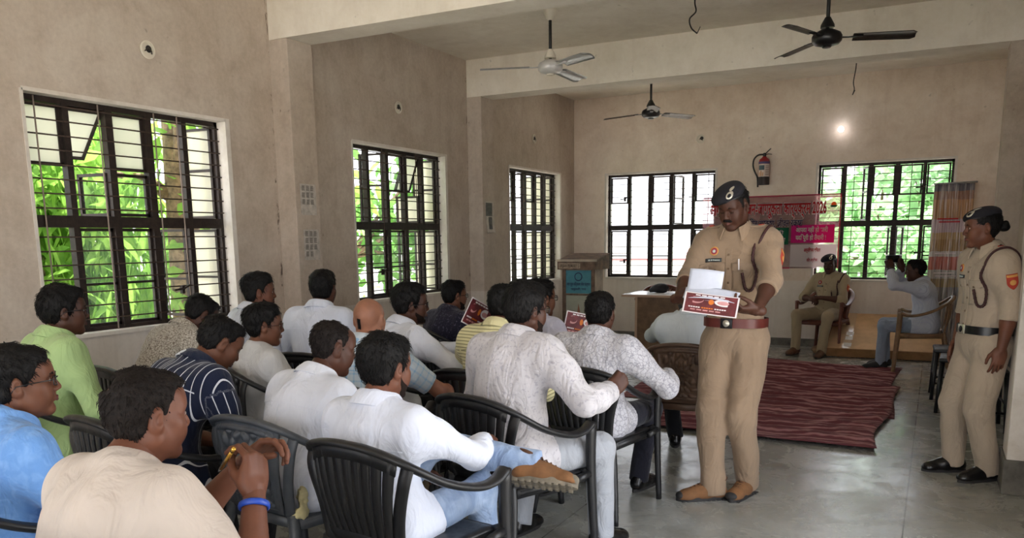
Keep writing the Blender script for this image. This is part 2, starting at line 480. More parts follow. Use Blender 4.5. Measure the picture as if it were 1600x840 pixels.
def hair_mesh(h, st, seed):
    """st: top, side, back = thickness; line = forehead hairline height; nape; quiff; wave; spots = scalp patches left bare"""
    tt, ts, tb = st.get('top', .018), st.get('side', .010), st.get('back', .012)
    f = Field()
    f.ell((0, -.012, .034), (.0745 + ts, .096 + tb, .084 + tt))
    f.ell((0, -.038, -.030), (.060 + ts * .45, .041 + tb * .45, .056), k=.03)
    f.ell((0, -.035, .065), (.060 + ts, .062 + tb, .050 + tt), k=.02)
    if st.get('quiff', .012):
        q = st.get('quiff', .012); f.ell((st.get('part', .012), .045, .088), (.050, .042, .026 + q), k=.025)
    line, nape, burn = st.get('line', .066), st.get('nape', -.078), st.get('burn', -.022)
    ys = [-.2, -.058, -.034, -.016, .004, .012, .020, .030, .048, .066, .082, .2]
    zs = [nape, nape, -.056, .016, .012, burn, burn, .012, .040, line - .010, line, line]
    sd = seed
    def cutf(F, X, Y, Z):
        jag = .004 * np.sin(X * 190 + sd) + .004 * np.sin(X * 83 + Y * 140 + sd * 2)
        hl = np.interp(Y, ys, zs) + .018 * np.clip((np.abs(X) - .030) / .03, 0, 1) * (Y > .05) + jag
        ed = Z - hl; ft = np.clip((Y - .03) / .03, 0, 1)
        return np.maximum(F + (.013 - .008 * ft) * np.clip(1 - ed / (.045 - .02 * ft), 0, 1) ** 1.3, -ed * .75)
    f.fn(cutf)
    for c, r in st.get('spots', []): f.ell(c, r, k=.014, sub=True)
    wv = st.get('wave', 1.0)
    def disp(P):
        d = P - V(0.015, -.045, .10); phi = np.arctan2(d[:, 0], d[:, 1] + 1e-9); rr = np.linalg.norm(d, axis=1)
        wq = wob(P, 34, sd, 4) * wv
        a = np.abs(np.sin(phi * 5 + wq * 3.6 + rr * 14)); b = np.abs(np.sin(phi * 23 + wq * 4.2 + rr * 20))
        c = np.abs(np.sin(phi * 41 + wq * 3.4)); return .0022 * (a - .6) * wv + .0020 * (b - .6) + .0020 * (c - .6) + .0045 * wob(P, 40, sd + 3, 4) * wv + .0022 * wob(P, 120, sd + 4, 5)
    P, Q = f.mesh(h, disp, relax=0)
    n = st.get('strands', 700)
    if not n: return P, Q
    rs = np.random.RandomState(seed + 77); p = P[rs.randint(0, len(P), n)]
    q = p - V(0, -.012, .02); nn = q / V(.08, .10, .09) ** 2; nn /= np.linalg.norm(nn, axis=1, keepdims=True)
    keep = (nn * q).sum(1) > 0; fl = p - V(.012, -.055, .115) + rs.normal(size=p.shape) * .022
    t = fl - nn * (fl * nn).sum(1, keepdims=True); t /= np.linalg.norm(t, axis=1, keepdims=True) + 1e-9; s = np.cross(nn, t)
    L = (.010 + .016 * rs.rand(n) * min(1.6, tt / .018))[:, None]; w = (.0011 + .0010 * rs.rand(n))[:, None]; lift = (.0012 + .0030 * rs.rand(n) * (.4 + .6 * wv))[:, None]
    pts = []
    for u, ww, lf in ((-.25, .7, -.0015), (.35, 1.0, 1.0), (1.0, .12, .35)):
        c = p + t * L * u + nn * (lift * lf if lf > 0 else lf); pts += [c + s * w * ww, c - s * w * ww, c + nn * w * ww * .9]
    v = np.stack(pts, 1).reshape(-1, 3); b = np.arange(n)[:, None] * 9; fs = []
    for a in (0, 3):
        for i, j in ((0, 1), (1, 2), (2, 0)): fs.append(b + [[a + i, a + j, a + 3 + j, a + 3 + i]])
    return join((P, Q), (v, np.concatenate(fs)))

# ---------------------------------------------------------------- hand (wrist at origin, +Y fingers, +Z back of the hand)
POSE = dict(relax=((18, 24, 14), (22, 28, 16), (26, 30, 18), (30, 32, 18), (.55, .78, -.30), 22),
            hold=((38, 42, 22), (44, 48, 26), (48, 52, 28), (52, 54, 28), (.30, .85, -.52), 20),
            fist=((68, 82, 46), (72, 86, 48), (74, 88, 48), (74, 86, 46), (.10, .80, -.65), 34),
            grip=((52, 60, 34), (58, 64, 36), (60, 66, 36), (62, 64, 34), (.12, .80, -.62), 26),
            flat=((8, 10, 6), (8, 12, 8), (10, 12, 8), (12, 14, 8), (.70, .70, -.18), 12),
            pinch=((46, 48, 20), (52, 56, 30), (60, 62, 34), (64, 64, 34), (.22, .78, -.62), 26))
HANDS = {}
def hand_mesh(side, pose, h):
    key = (side, pose, round(h, 4))
    if key in HANDS: return HANDS[key]
    tx = -side                       # side +1 right hand, -1 left hand
    f = Field(); p = POSE[pose]
    f.ell((0, .046, 0), (.039, .054, .0155), k=.01)
    f.ell((tx * .024, .034, -.009), (.018, .036, .015), k=.015)
    f.ell((-tx * .024, .036, -.007), (.015, .038, .014), k=.015)
    f.cone((0, -.026, 0), (0, .012, 0), .0262, .0235, k=.02)
    base = [(tx * .029, .086, .001), (tx * .0095, .092, .003), (-tx * .0105, .089, .001), (-tx * .0285, .080, -.002)]
    ln = [(.040, .025, .020), (.045, .028, .021), (.041, .026, .020), (.032, .020, .018)]
    spr = [tx * 5, tx * 1, -tx * 3, -tx * 8]
    for i in range(4):
        b = np.array(base[i]); r = .0096 - (.0012 if i == 3 else 0)
        f.cone(b * V(.8, .6, 1), b, .010, r, k=.010)
        a = 0.0; pt = b; Rz = rotz(-RAD(spr[i]))
        for j in range(3):
            a += RAD(p[i][j]); d = Rz @ V(0, math.cos(a), -math.sin(a)); q = pt + d * ln[i][j]
            f.cone(pt, q, r, r - .0009, k=.0035); pt = q; r -= .0009
    d = nrm(V(tx * p[4][0], p[4][1], p[4][2])); pt = V(tx * .026, .014, -.008)
    q = pt + d * .044; f.cone(pt, q, .0145, .0118, k=.010)
    bend = RAD(p[5]); ax = nrm(np.cross(d, V(0, 0, 1))); side_in = nrm(V(-tx, .55, -.1))
    d2 = nrm(d * math.cos(bend) + side_in * math.sin(bend)); q2 = q + d2 * .031; f.cone(q, q2, .0112, .0100, k=.004)
    d3 = nrm(d2 * math.cos(bend * .7) + side_in * math.sin(bend * .7)); f.cone(q2, q2 + d3 * .024, .0100, .0084, k=.004)
    HANDS[key] = f.mesh(h, relax=1, pad=.006)
    return HANDS[key]

# ---------------------------------------------------------------- skeleton
def ik(a, c, l1, l2, hint):
    d = c - a; L = np.linalg.norm(d)
    if L > (l1 + l2) * .985: c = a + d / L * (l1 + l2) * .985; d = c - a; L = np.linalg.norm(d)
    L = max(L, abs(l1 - l2) + .02)
    x = (l1 * l1 - l2 * l2 + L * L) / (2 * L); y = math.sqrt(max(l1 * l1 - x * x, 1e-6))
    u = nrm(d); hv = np.array(hint, float); hv = nrm(hv - u * (hv @ u))
    return a + u * x + hv * y, c
class Sk: pass
def skeleton(sp):
    k = Sk(); sit = sp.get('sit', True); sc = sp.get('tscale', 1.0)
    hip = sp.get('hip', .50 if sit else .925); a1 = RAD(sp.get('lean', 4 if sit else -2)); a2 = a1 + RAD(sp.get('curve', 12 if sit else 7))
    sw = RAD(sp.get('sway', 0)); tw = RAD(sp.get('twist', 0))
    k.P = V(0, 0, hip)
    RS = roty(sw)
    k.t1 = RS @ V(0, math.sin(a1), math.cos(a1)); k.f1 = V(0, math.cos(a1), -math.sin(a1))
    k.t2 = RS @ V(0, math.sin(a2), math.cos(a2)); k.f2 = V(0, math.cos(a2), -math.sin(a2))
    k.M = k.P + k.t1 * .22 * sc; k.N = k.M + k.t2 * .27 * sc; k.sc = sc
    k.RT1 = np.stack([np.cross(k.f1, k.t1), k.f1, k.t1], 1); k.RT2 = np.stack([nrm(np.cross(k.f2, k.t2)), k.f2, k.t2], 1)
    Rtw = rotz(-tw)
    wd = sp.get('shw', .172)
    k.S = {}
    for s in (-1, 1):
        up = sp.get('shrug', {}).get(s, 0)
        k.S[s] = k.N - k.t2 * (.048 - up) + Rtw @ V(s * wd, .004, 0)
    hd = sp.get('neckf', .028); nl = sp.get('neck', .138)
    nd = nrm(k.t2 * .6 + V(0, .1, .4))
    k.Hc = k.N + nd * nl + V(sp.get('heads', 0), hd, 0)
    y, p, r = sp.get('yaw', 0), sp.get('pitch', 0), sp.get('roll', 0)
    k.HR = rotz(-RAD(y)) @ rotx(-RAD(p)) @ roty(RAD(r))
    k.E = {}; k.W = {}; L1, L2 = sp.get('arm', (.285, .250))
    for s in (-1, 1):
        nm = 'R' if s == 1 else 'L'
        w = sp.get('hand' + nm)
        if w is None: w = (s * .15, .30, hip + .10) if sit else (s * .235, .05, hip - .13)
        h = sp.get('elb' + nm, (s * .8, -.45, -.6))
        k.E[s], k.W[s] = ik(k.S[s], np.array(w, float), L1, L2, h)
    k.H = {}; k.K = {}; k.A = {}; k.toe = {}; k.fp = {}
    for s in (-1, 1):
        nm = 'R' if s == 1 else 'L'
        k.H[s] = k.P + V(s * .088, .0, -.015)
        a = sp.get('foot' + nm)
        if a is None: a = (s * .13, .40, .085) if sit else (s * .10, 0, .085)
        hint = sp.get('knee' + nm, (s * .25, .8, .6) if sit else (s * .05, 1, 0))
        k.K[s], k.A[s] = ik(k.H[s], np.array(a, float), sp.get('thigh', .425), sp.get('shin', .405 if sit else .42), hint)
        k.toe[s] = RAD(sp.get('toe' + nm, s * 8)); k.fp[s] = RAD(sp.get('fpitch' + nm, 0))
    return k
def torso(f, k, g, off, flat_hem=None, gb=1.0):
    P, M, N, t1, t2 = k.P, k.M, k.N, k.t1, k.t2; sc = k.sc
    f.ell(P + t1 * .02, (.160 * g, .122 * g, .115), k=.05, R=k.RT1, off=off)
    f.ell(P + t1 * .15 * sc + k.f1 * .018 * (g - .9) * 8 * gb, (.146 * g, .112 * g * gb, .125 * sc), k=.06, R=k.RT1, off=off)
    f.ell(M + t2 * .08 * sc, (.155 * (g * .5 + .5), .112 * (g * .6 + .4), .16 * sc), k=.06, R=k.RT2, off=off)
    f.ell(M + t2 * .175 * sc - k.f2 * .008, (.140, .092, .095), k=.05, R=k.RT2, off=off)
    for s in (-1, 1):
        f.cone(N - t2 * .075, k.S[s] - t2 * .008 + (N - k.S[s]) * .12, .066, .054, k=.06, off=off * .6); f.cone(N - t2 * .11 - k.f2 * .020, k.S[s] - t2 * .055 + (N - k.S[s]) * .1, .064, .050, k=.07, off=off * .6)
        f.cone(N + t2 * .014 - k.f2 * .012, N * .25 + k.S[s] * .75 + t2 * .004, .048, .044, k=.05, off=off * .4)
        f.cone(N - t2 * .10 + V(s * .08, .05, 0), N - t2 * .16 + V(s * .07, .06, 0), .05, .05, k=.05, off=off * .6)
def finger_frame(k, s, sp):
    nm = 'R' if s == 1 else 'L'
    y = sp.get('hdir' + nm); y = nrm(k.W[s] - k.E[s]) if y is None else nrm(y)
    z = sp.get('hback' + nm, (s * .45, -.2, .9) if sp.get('sit', True) else (s * .95, .1, .1))
    z = np.array(z, float); z = nrm(z - y * (z @ y)); x = np.cross(y, z)
    return np.stack([x, y, z], 1)

PEOPLE = []
def person(sp):
    if 'head' in sp:
        for _ in range(4):
            k = skeleton(sp); dz = sp['head'][2] - k.Hc[2] - sp.get('z', 0)
            t_ = min(1.20, max(.86, sp.get('tscale', 1.0) + dz / .47)); used = (t_ - sp.get('tscale', 1.0)) * .47; sp['tscale'] = t_
            if abs(dz - used) > .003: sp['hip'] = max(.44, sp.get('hip', .50 if sp.get('sit', True) else .925) + (dz - used) * .9)
    k = skeleton(sp)
    if 'head' in sp:
        Rw0 = rotz(-RAD(sp['heading'])); o0 = Rw0 @ k.Hc; l0 = V(sp['head'][0] - o0[0], sp['head'][1] - o0[1], sp.get('z', 0))
        for nm in 'RL':
            for kk, ww in (('hand', 'w'), ('foot', 'fw')):
                if ww + nm in sp: sp[kk + nm] = Rw0.T @ (np.array(sp[ww + nm]) - l0)
            for kk in ('hdir', 'hback'):
                if 'w' + kk + nm in sp: sp[kk + nm] = Rw0.T @ np.array(sp['w' + kk + nm])
        k = skeleton(sp)
    h = sp.get('res', .010); g = sp.get('girth', 1.0); seed = sp.get('seed', len(PEOPLE) * 7 + 3)
    hs = sp.get('hscale', .925); sk = SK[sp.get('skin', 'mid')]; fem = sp.get('fem', False)
    # where the head belongs decides where the seat is
    rz = -RAD(sp['heading']); Rw = rotz(rz)
    if 'head' in sp:
        o = Rw @ k.Hc; loc = (sp['head'][0] - o[0], sp['head'][1] - o[1], sp.get('z', 0))
    else: loc = (sp['pos'][0], sp['pos'][1], sp.get('z', 0))
    # ---- body: one surface from head to feet
    f = Field(); torso(f, k, g * .96, -.010)
    f.cone(k.N - k.t2 * .03, k.Hc + k.HR @ V(0, -.022, -.055) * hs, .060 * (.85 if fem else 1), .054 * (.85 if fem else 1) * hs, k=.03)
    am = sp.get('armr', 1.0) * (.84 if sp['shirt'].get('sleeve', 'long') == 'long' else .96)
    for s in (-1, 1):
        d = nrm(k.E[s] - k.S[s])
        f.cone(k.S[s], k.E[s], .048 * am, .040 * am, k=.025); f.cone(k.S[s] + d * .08, k.S[s] + d * .17, .046 * am, .045 * am, k=.02)
        u = nrm(k.W[s] - k.E[s]); m = k.E[s] + u * .08
        f.cone(k.E[s], m, .039 * am, .042 * am, k=.02); f.cone(m, k.W[s] + u * .005, .042 * am, .0265 * am, k=.02)
        f.cone(k.H[s], k.K[s], .068, .046, k=.03); f.cone(k.K[s], k.A[s], .043, .029, k=.02)
        tdir = V(math.sin(k.toe[s]), math.cos(k.toe[s]) * math.cos(k.fp[s]), -math.sin(k.fp[s]))
        f.cone(k.A[s] + V(0, 0, -.04), k.A[s] + V(0, 0, -.045) + tdir * .11, .032, .026, k=.02)
    parts = [f.mesh(h)]
    hp, hq = head_cached(sp.get('hres', h * .55), sp.get('fat', 1.0), fem)
    parts.append(((hp * hs) @ k.HR.T + k.Hc, hq))
    k.HF = {}
    for s in (-1, 1):
        nm = 'R' if s == 1 else 'L'
        R = finger_frame(k, s, sp); k.HF[s] = R
        P_, Q_ = hand_mesh(s, sp.get('pose' + nm, 'relax'), sp.get('handres', max(.0036, h * .42)))
        parts.append(((P_ * sp.get('handscale', 1.0)) @ R.T + k.W[s], Q_))
    v, q = join(*parts)
    o = link('person', v, q, sk, None, True, loc, rz)
    tag(o, sp['label'], 'person', sp.get('group'))
    hw = lambda p: (np.asarray(p) * hs) @ k.HR.T + k.Hc
    o_k = dict(o=o, k=k, hw=hw, hs=hs, sp=sp, loc=loc, rz=rz)
    # ---- hair, brows, eyes, lips
    st = sp.get('hair', {})
    if st is not None:
        P_, Q_ = hair_mesh(sp.get('hairres', h * .45), st, seed)
        link('hair', hw(P_), Q_, st.get('mat', HAIR), o)
    if sp.get('face', True):
        hr = sp.get('hres', h * .55)
        for s in (-1, 1):
            f = Field(); c = [(s * .014, .0975, .0225), (s * .026, .0965, .0290), (s * .040, .0870, .0275), (s * .049, .0760, .0215)]
            for i in range(3): f.cone(c[i], c[i + 1], .0042 - .0006 * i, .0040 - .0009 * i, k=.004)
            P_, Q_ = f.mesh(min(hr, .003), pad=.004); link('eyebrow', hw(P_), Q_, HAIR, o)
        if sp.get('eyes', True):
            for s in (-1, 1):
                b = MB(); b.lathe([(0, -.0118), (.006, -.0100), (.0102, -.0058), (.0118, 0), (.0102, .0058), (.006, .0100), (0, .0118)], 14, (0, 0, 0))
                e = link('eye', hw(np.array(b.v) * V(1.15, 1, .62) + V(s * .031, .0795, .0055)), b.f, M_EYE, o)
                gz = sp.get('gaze', (0, 0)); b = MB(); b.lathe([(0, -.002), (.0052, -.0012), (.0058, .001), (0, .0024)], 14, R=rotx(RAD(-90)))
                link('iris', hw(np.array(b.v) + V(s * .031 + gz[0], .0900, .0058 + gz[1])), b.f, M_IRIS, e)
        else:
            for s in (-1, 1):        # lowered lids: a lash line
                f = Field(); f.cone((s * .019, .0880, -.0012), (s * .031, .0900, -.0032), .0018, .0022, k=.003); f.cone((s * .031, .0900, -.0032), (s * .043, .0830, -.0008), .0022, .0016, k=.003)
                P_, Q_ = f.mesh(.0022, pad=.004); link('eyelash', hw(P_), Q_, HAIR, o)
        f = Field(); f.cone((-.019, .0885, -.0600), (0, .0985, -.0585), .0030, .0044, k=.005); f.cone((0, .0985, -.0585), (.019, .0885, -.0600), .0044, .0030, k=.005)
        f.cone((-.016, .0880, -.0675), (0, .0965, -.0690), .0030, .0052, k=.005); f.cone((0, .0965, -.0690), (.016, .0880, -.0675), .0052, .0030, k=.005)
        P_, Q_ = f.mesh(min(hr, .003), pad=.004); link('lips', hw(P_), Q_, sp.get('lipmat', M_LIP), o)
    if sp.get('moustache'):
        f = Field(); m = sp['moustache']
        for s in (-1, 1):
            f.cone((0, .0995, -.0455), (s * .016, .0960, -.0480), .0058 * m, .0062 * m, k=.005); f.cone((s * .016, .0960, -.0480), (s * .031, .0820, -.0580), .0060 * m, .0030 * m, k=.005)
        P_, Q_ = f.mesh(.0028, lambda p: .0012 * wob(p, 500, 3), pad=.006, relax=0); link('moustache', hw(P_), Q_, HAIR, o)
    if sp.get('beard'):
        f = Field(); w = sp.get('fat', 1.0); bt = sp['beard']
        f = head_field(w, fem)
        def bc(F, X, Y, Z):
            jg = .004 * np.sin(X * 210) * np.sin(Z * 170 + Y * 90)
            c = np.maximum((Z - np.interp(Y, [-.1, .004, .016, .04, .066, .078, .2], [-.02, .004, -.020, -.044, -.060, -.078, -.080]) + jg), np.maximum(.002 + .25 * (-.03 - Z) - Y + jg, -.118 - Z))
            return np.maximum(F - bt + .004 * np.clip(1 + c / .012, 0, 1), c * .7)
        f.fn(bc)
        P_, Q_ = f.mesh(.0042, lambda p: .0007 * wob(p, 420, 5), pad=.006, relax=1); link('beard', hw(P_), Q_, sp.get('beardmat', BEARD), o)
    if sp.get('glasses'): glasses(o_k, sp['glasses'])
    # ---- clothes
    cl = sp['shirt']; sl = cl.get('sleeve', 'long'); so = cl.get('off', .012)
    f = Field(); torso(f, k, g, so, gb=cl.get('belly', 1.0))
    hem = cl.get('hem', -.09)
    f.cut(-k.t1, k.P + k.t1 * hem)
    if not cl.get('tucked'):
        f.pr.insert(0, ('e', k.P - k.t1 * .03 + k.f1 * .02, V(.172 * g, .140 * g, .16) + so * .5, k.RT1, .05, False))
        if sp.get('sit', True):
            for s in (-1, 1): f.pr.insert(1, ('c', k.H[s], k.H[s] * .62 + k.K[s] * .38, .094 * g, .088 * g, .05, True, False))
    nk = cl.get('neck', .040)
    f.cone(k.N - k.t2 * .05, k.N + nrm(k.Hc - k.N) * nk + k.f2 * .0, .068, .066 * (.9 if fem else 1), k=.03, flat=True)
    ar = cl.get('armr', 1.0)
    for s in (-1, 1):
        S, E, W = k.S[s], k.E[s], k.W[s]; d = nrm(E - S); u = nrm(W - E)
        if sl == 'short':
            L = np.linalg.norm(E - S); e = S + d * L * cl.get('slen', .72)
            f.cone(S, S + d * L * .4, .058 * ar, .061 * ar, k=.07); f.cone(S + d * L * .3, e, .061 * ar, .059 * ar, k=.03, flat=True)
        else:
            f.cone(S, S * .6 + E * .4, .057 * ar, .058 * ar, k=.07); f.cone(S * .65 + E * .35, E, .058 * ar, .051 * ar, k=.03)
            fr = {'long': .97, 'rolled': .45, 'half': .30}[sl]
            e = E + (W - E) * fr
            if sl == 'long':
                m = E + u * .10; f.cone(E, m, .052 * ar, .053 * ar, k=.02); f.cone(m, e, .053 * ar, .042 * ar, k=.03, flat=True)
            else: f.cone(E, e, .0505 * ar, .053 * ar, k=.02, flat=True)
            if sl == 'rolled': f.cone(e - u * .055, e + u * .004, .054 * ar, .053 * ar, k=.004, flat=True, flata=True)
            if sl == 'long': f.cone(e - u * .058, e, .041 * ar, .040 * ar, k=.004, flat=True, flata=True)
    fa = cl.get('fold', .007)
    P_, Q_ = f.mesh(cl.get('res', h), folds(fa, seed, cl.get('ffreq', 17)))
    sh = link('tshirt' if cl.get('tee') else 'shirt', P_, Q_, cl['mat'], o); o_k['shirt'] = sh; weave_coords(sh, P_, k)
    if not cl.get('tee') and cl.get('yoke', True):
        s_ = Surf(sh); c_ = k.N - k.t2 * .125 - k.f2 * .45; q_ = s_.decal('yoke_seam', c_, k.f2, k.t2, .36 * g, .0045, cl['mat'], sh, None, .0022, 18)
        if q_: s_.decal('back_pleat', k.N - k.t2 * .22 - k.f2 * .45, k.f2, k.t2, .006, .17, cl['mat'], q_, None, .0022, 10)
    if cl.get('collar', True) and not cl.get('tee'):
        collar(o_k, cl.get('collarmat', cl['mat']), sh, cl.get('open', 26), fem)
    if cl.get('tee'):
        b = MB(); c0 = k.N + nrm(k.Hc - k.N) * (nk + .002); ax = nrm(k.Hc - k.N); x = V(1, 0, 0); y = nrm(np.cross(ax, x))
        b.tube([c0 + (x * math.cos(t) + y * math.sin(t)) * .062 - ax * .016 * math.sin(t) * 0 for t in np.linspace(0, 6.283, 33)[:-1]], .009, 8, closed=True)
        b.build('neckband', cl['mat'], sh, True)
    tr = sp['trousers']
    f = Field()
    f.ell(k.P + k.t1 * .0, (.158 * g, .122 * g, .115), k=.05, R=k.RT1, off=.006 + tr.get('off', 0))
    if tr.get('waist'): f.cone(k.P, k.P + k.t1 * tr['waist'], .12 * g, .118 * g, k=.04, flat=True); f.ell(k.P + k.t1 * .10, (.146 * g, .113 * g, .10), k=.05, R=k.RT1, off=.006); f.cut(k.t1, k.P + k.t1 * tr['waist'])
    lo = tr.get('loose', 1.0)
    for s in (-1, 1):
        u = nrm(k.A[s] - k.K[s])
        f.cone(k.H[s], k.K[s], .090 * lo, .066 * lo, k=.035); f.cone(k.K[s], k.A[s] + u * tr.get('drop', .03), .065 * lo, .055 * lo, k=.03, flat=True)
    P_, Q_ = f.mesh(tr.get('res', h * 1.1), folds(tr.get('fold', .007), seed + 31, 20))
    o_k['trousers'] = link(tr.get('name', 'trousers'), P_, Q_, tr['mat'], o)
    for s in (-1, 1): shoe(o_k, s, sp.get('shoes', {}))
    PEOPLE.append(o_k)
    return o_k

def weave_coords(o, P, k):
    """cloth coordinates per vertex: round the torso or the sleeve, and along it"""
    best = np.full(len(P), 1e9); out = np.zeros((len(P), 3))
    segs = [(k.P, k.M, .145, k.f1), (k.M, k.N, .145, k.f2)] + [q for s in (-1, 1) for q in ((k.S[s] * .78 + k.E[s] * .22, k.E[s], .050, V(0, -1, .3)), (k.E[s], k.W[s], .045, V(0, -.3, -1)))]
    for i, (a, b, r, ref) in enumerate(segs):
        d = b - a; L = np.linalg.norm(d); d = d / L; t = (P - a) @ d; q = P - a - np.clip(t, 0, L)[:, None] * d
        f_ = nrm(ref - d * (ref @ d)); x_ = np.cross(f_, d); fx, xx = q @ f_, q @ x_
        dist = (np.sqrt((fx / .75) ** 2 + xx ** 2) if i < 2 else np.linalg.norm(q, axis=1)) / r
        if i > 1: dist = dist * (1 + 6 * np.maximum(-t, 0) / r)
        m = dist < best; best[m] = dist[m]; ang = np.arctan2(xx, -fx)
        out[m] = np.stack([(P[:, 0] if i < 2 else ang * r * 1.05), t + (L if i == 1 else 0) * 1.0, np.full(len(P), i)], -1)[m]
    at = o.data.attributes.new('weave', 'FLOAT_VECTOR', 'POINT'); at.data.foreach_set('vector', out.ravel().astype(np.float32))

def collar(pk, mat, parent, opn=26, fem=False):
    k = pk['k']; ax = nrm(nrm(k.Hc - k.N) + k.t2 * .8); c0 = k.N + ax * .030 + k.f2 * .004
    x = V(1, 0, 0); y = nrm(np.cross(ax, x)); r = .068 * (.9 if fem else 1.0)
    b = MB(); n = 40; vs = []
    for i in range(n + 1):
        t = RAD(90 + opn) + (RAD(360 - 2 * opn)) * i / n
        d = x * math.cos(t) + y * math.sin(t); front = max(0, math.sin(t)) ** 1.5
        tip = min(i, n - i) / 5.0; tp = max(0, 1 - tip)
        dz = -.020 * front
        fall = .050 + .024 * front + .026 * tp
        outw = .022 + .016 * front
        prof = [(r, -.012 + dz), (r - .002, .030 + dz), (r + .003, .035 + dz), (r + .009, .030 + dz), (r + outw + .004, .030 - fall * .55 + dz), (r + outw + .012, .030 - fall + dz), (r + outw + .008, .028 - fall + dz), (r + outw - .002, .026 - fall * .5 + dz), (r + .004, .020 + dz), (r + .003, -.012 + dz)]
        for a, z in prof: vs.append(c0 + d * a + ax * z + (y * .006 * front))
    m = 10; f = []
    for i in range(n):
        for j in range(m):
            f.append((i * m + j, i * m + (j + 1) % m, (i + 1) * m + (j + 1) % m, (i + 1) * m + j))
    f.append(tuple(range(m))); f.append(tuple(n * m + j for j in range(m))[::-1])
    b.add(vs, f); b.build('collar', mat, parent, 'auto')

def glasses(pk, mat):
    o, hw = pk['o'], pk['hw']; b = MB()
    for s in (-1, 1):
        c = V(s * .033, .1060, .004); pts = []
        for t in np.linspace(0, 2 * math.pi, 25)[:-1]:
            ct, st_ = math.cos(t), math.sin(t); e = .55
            px = math.copysign(abs(ct) ** e, ct) * .0245; pz = math.copysign(abs(st_) ** e, st_) * .0165
            pts.append(c + V(px, -abs(px + s * .0) * .10 - (.006 if px * s > 0.012 else 0), pz))
        b.tube(pts, .0019, 6, closed=True)
        b.tube([V(s * .057, .099, .010), V(s * .072, .088, .011), V(s * .0815, .02, .008), V(s * .084, -.012, .004), V(s * .082, -.030, -.016)], .0020, 6)
    b.tube([V(-.0085, .1075, .008), V(0, .1105, .010), V(.0085, .1075, .008)], .0018, 6)
    g = link('glasses', hw(b.v), b.f, mat, o)
    for s in (-1, 1):
        b = MB(); b.prism([(.0225 * math.copysign(abs(math.cos(t)) ** .6, math.cos(t)), .0150 * math.copysign(abs(math.sin(t)) ** .6, math.sin(t))) for t in np.linspace(0, 6.2832, 21)[:-1]],
                (np.array([[1, 0, 0], [0, 0, 1.0], [0, 1.0, 0]]).T @ np.eye(3), (0, 0, 0)), .0012)
        vv = np.array([[p[0] + s * .033, .1045 + p[1], .004 + p[2]] for p in b.v]); link('lens', hw(vv), b.f, M_LENS, g, False)

def shoe(pk, s, sh):
    k, o = pk['k'], pk['o']; kind = sh.get('kind', 'shoe')
    R = rotz(-k.toe[s]) @ rotx(-k.fp[s]); A = k.A[s]
    if 'R' + ('R' if s == 1 else 'L') in sh: R = sh['R' + ('R' if s == 1 else 'L')]
    f = Field()
    top = .115 if kind == 'boot' else .085
    f.cone((0, -.035, .040), (0, .05, .042), .036, .038, k=.02); f.cone((0, .05, .042), (0, .125, .030), .040, .036, k=.03); f.ell((s * -.004, .145, .026), (.040, .045, .028), k=.03)
    f.cone((0, -.028, .05), (0, -.018, top), .036, .041, k=.02, flat=True); f.cone((0, .0, .075), (0, .085, .048), .030, .026, k=.03)
    f.cut((0, 0, -1), (0, 0, .012)); 
    P_, Q_ = f.mesh(.006 if sh.get('near') else .009, None, pad=.01)
    T = lambda p: (np.asarray(p) * V(q_, q_, 1) - V(0, 0, .085)) @ R.T + A
    q_ = sh.get('scale', 1.0)
    u = link('boot' if kind == 'boot' else 'shoe', T(P_), Q_, sh['mat'], o)
    b = MB(); out = []
    for t in np.linspace(0, 2 * math.pi, 33)[:-1]:
        y = math.sin(t); w = .036 + .008 * (y > 0) * math.sin(min(1, y) * 2.4)
        out.append((math.cos(t) * w * (1 if y > -.2 else .95), .058 + y * (.132 if y > 0 else .132)))
    b.prism(out, (np.eye(3), V(0, 0, 0)), .026 if kind == 'boot' else .018)
    if kind == 'boot':
        for i in range(9):
            yy = -.055 + i * .026
            for q in (-1, 1): b.bbox((q * .024 - .014, yy, -.006), (q * .024 + .014, yy + .017, .006), .002)
    sl = link('sole', T(b.v), b.f, sh.get('sole', sh['mat']), u, False); sl.data.polygons.foreach_set('use_smooth', [True] * len(sl.data.polygons)); sharp(sl.data, 40)
    if kind == 'boot':
        f = Field(); f.ell((s * -.004, .166, .030), (.034, .026, .024), k=.01); f.cut((0, 0, -1), (0, 0, .010)); P_, Q_ = f.mesh(.006, None, pad=.01); link('toe_bumper', T(P_), Q_, sh.get('sole', sh['mat']), u)
        b = MB(); b.tube([V(.041 * math.cos(a), -.020 + .043 * math.sin(a), .112 - .012 * math.sin(a)) for a in np.linspace(0, 6.283, 25)[:-1]], .009, 8, closed=True); link('padded_collar', T(b.v), b.f, sh.get('lace', sh['mat']), u)
    if sh.get('lace'):
        b = MB()
        for i in range(5):
            y0 = .028 + i * .019; z0 = .108 - i * .0092
            b.tube([V(-.022, y0, z0 - .010), V(-.006, y0 + .010, z0 + .001), V(.022, y0 + .017, z0 - .013)], .003, 6); b.tube([V(.022, y0, z0 - .010), V(.006, y0 + .010, z0 + .002), V(-.022, y0 + .017, z0 - .013)], .003, 6)
        link('laces', T(b.v), b.f, sh['lace'], u)

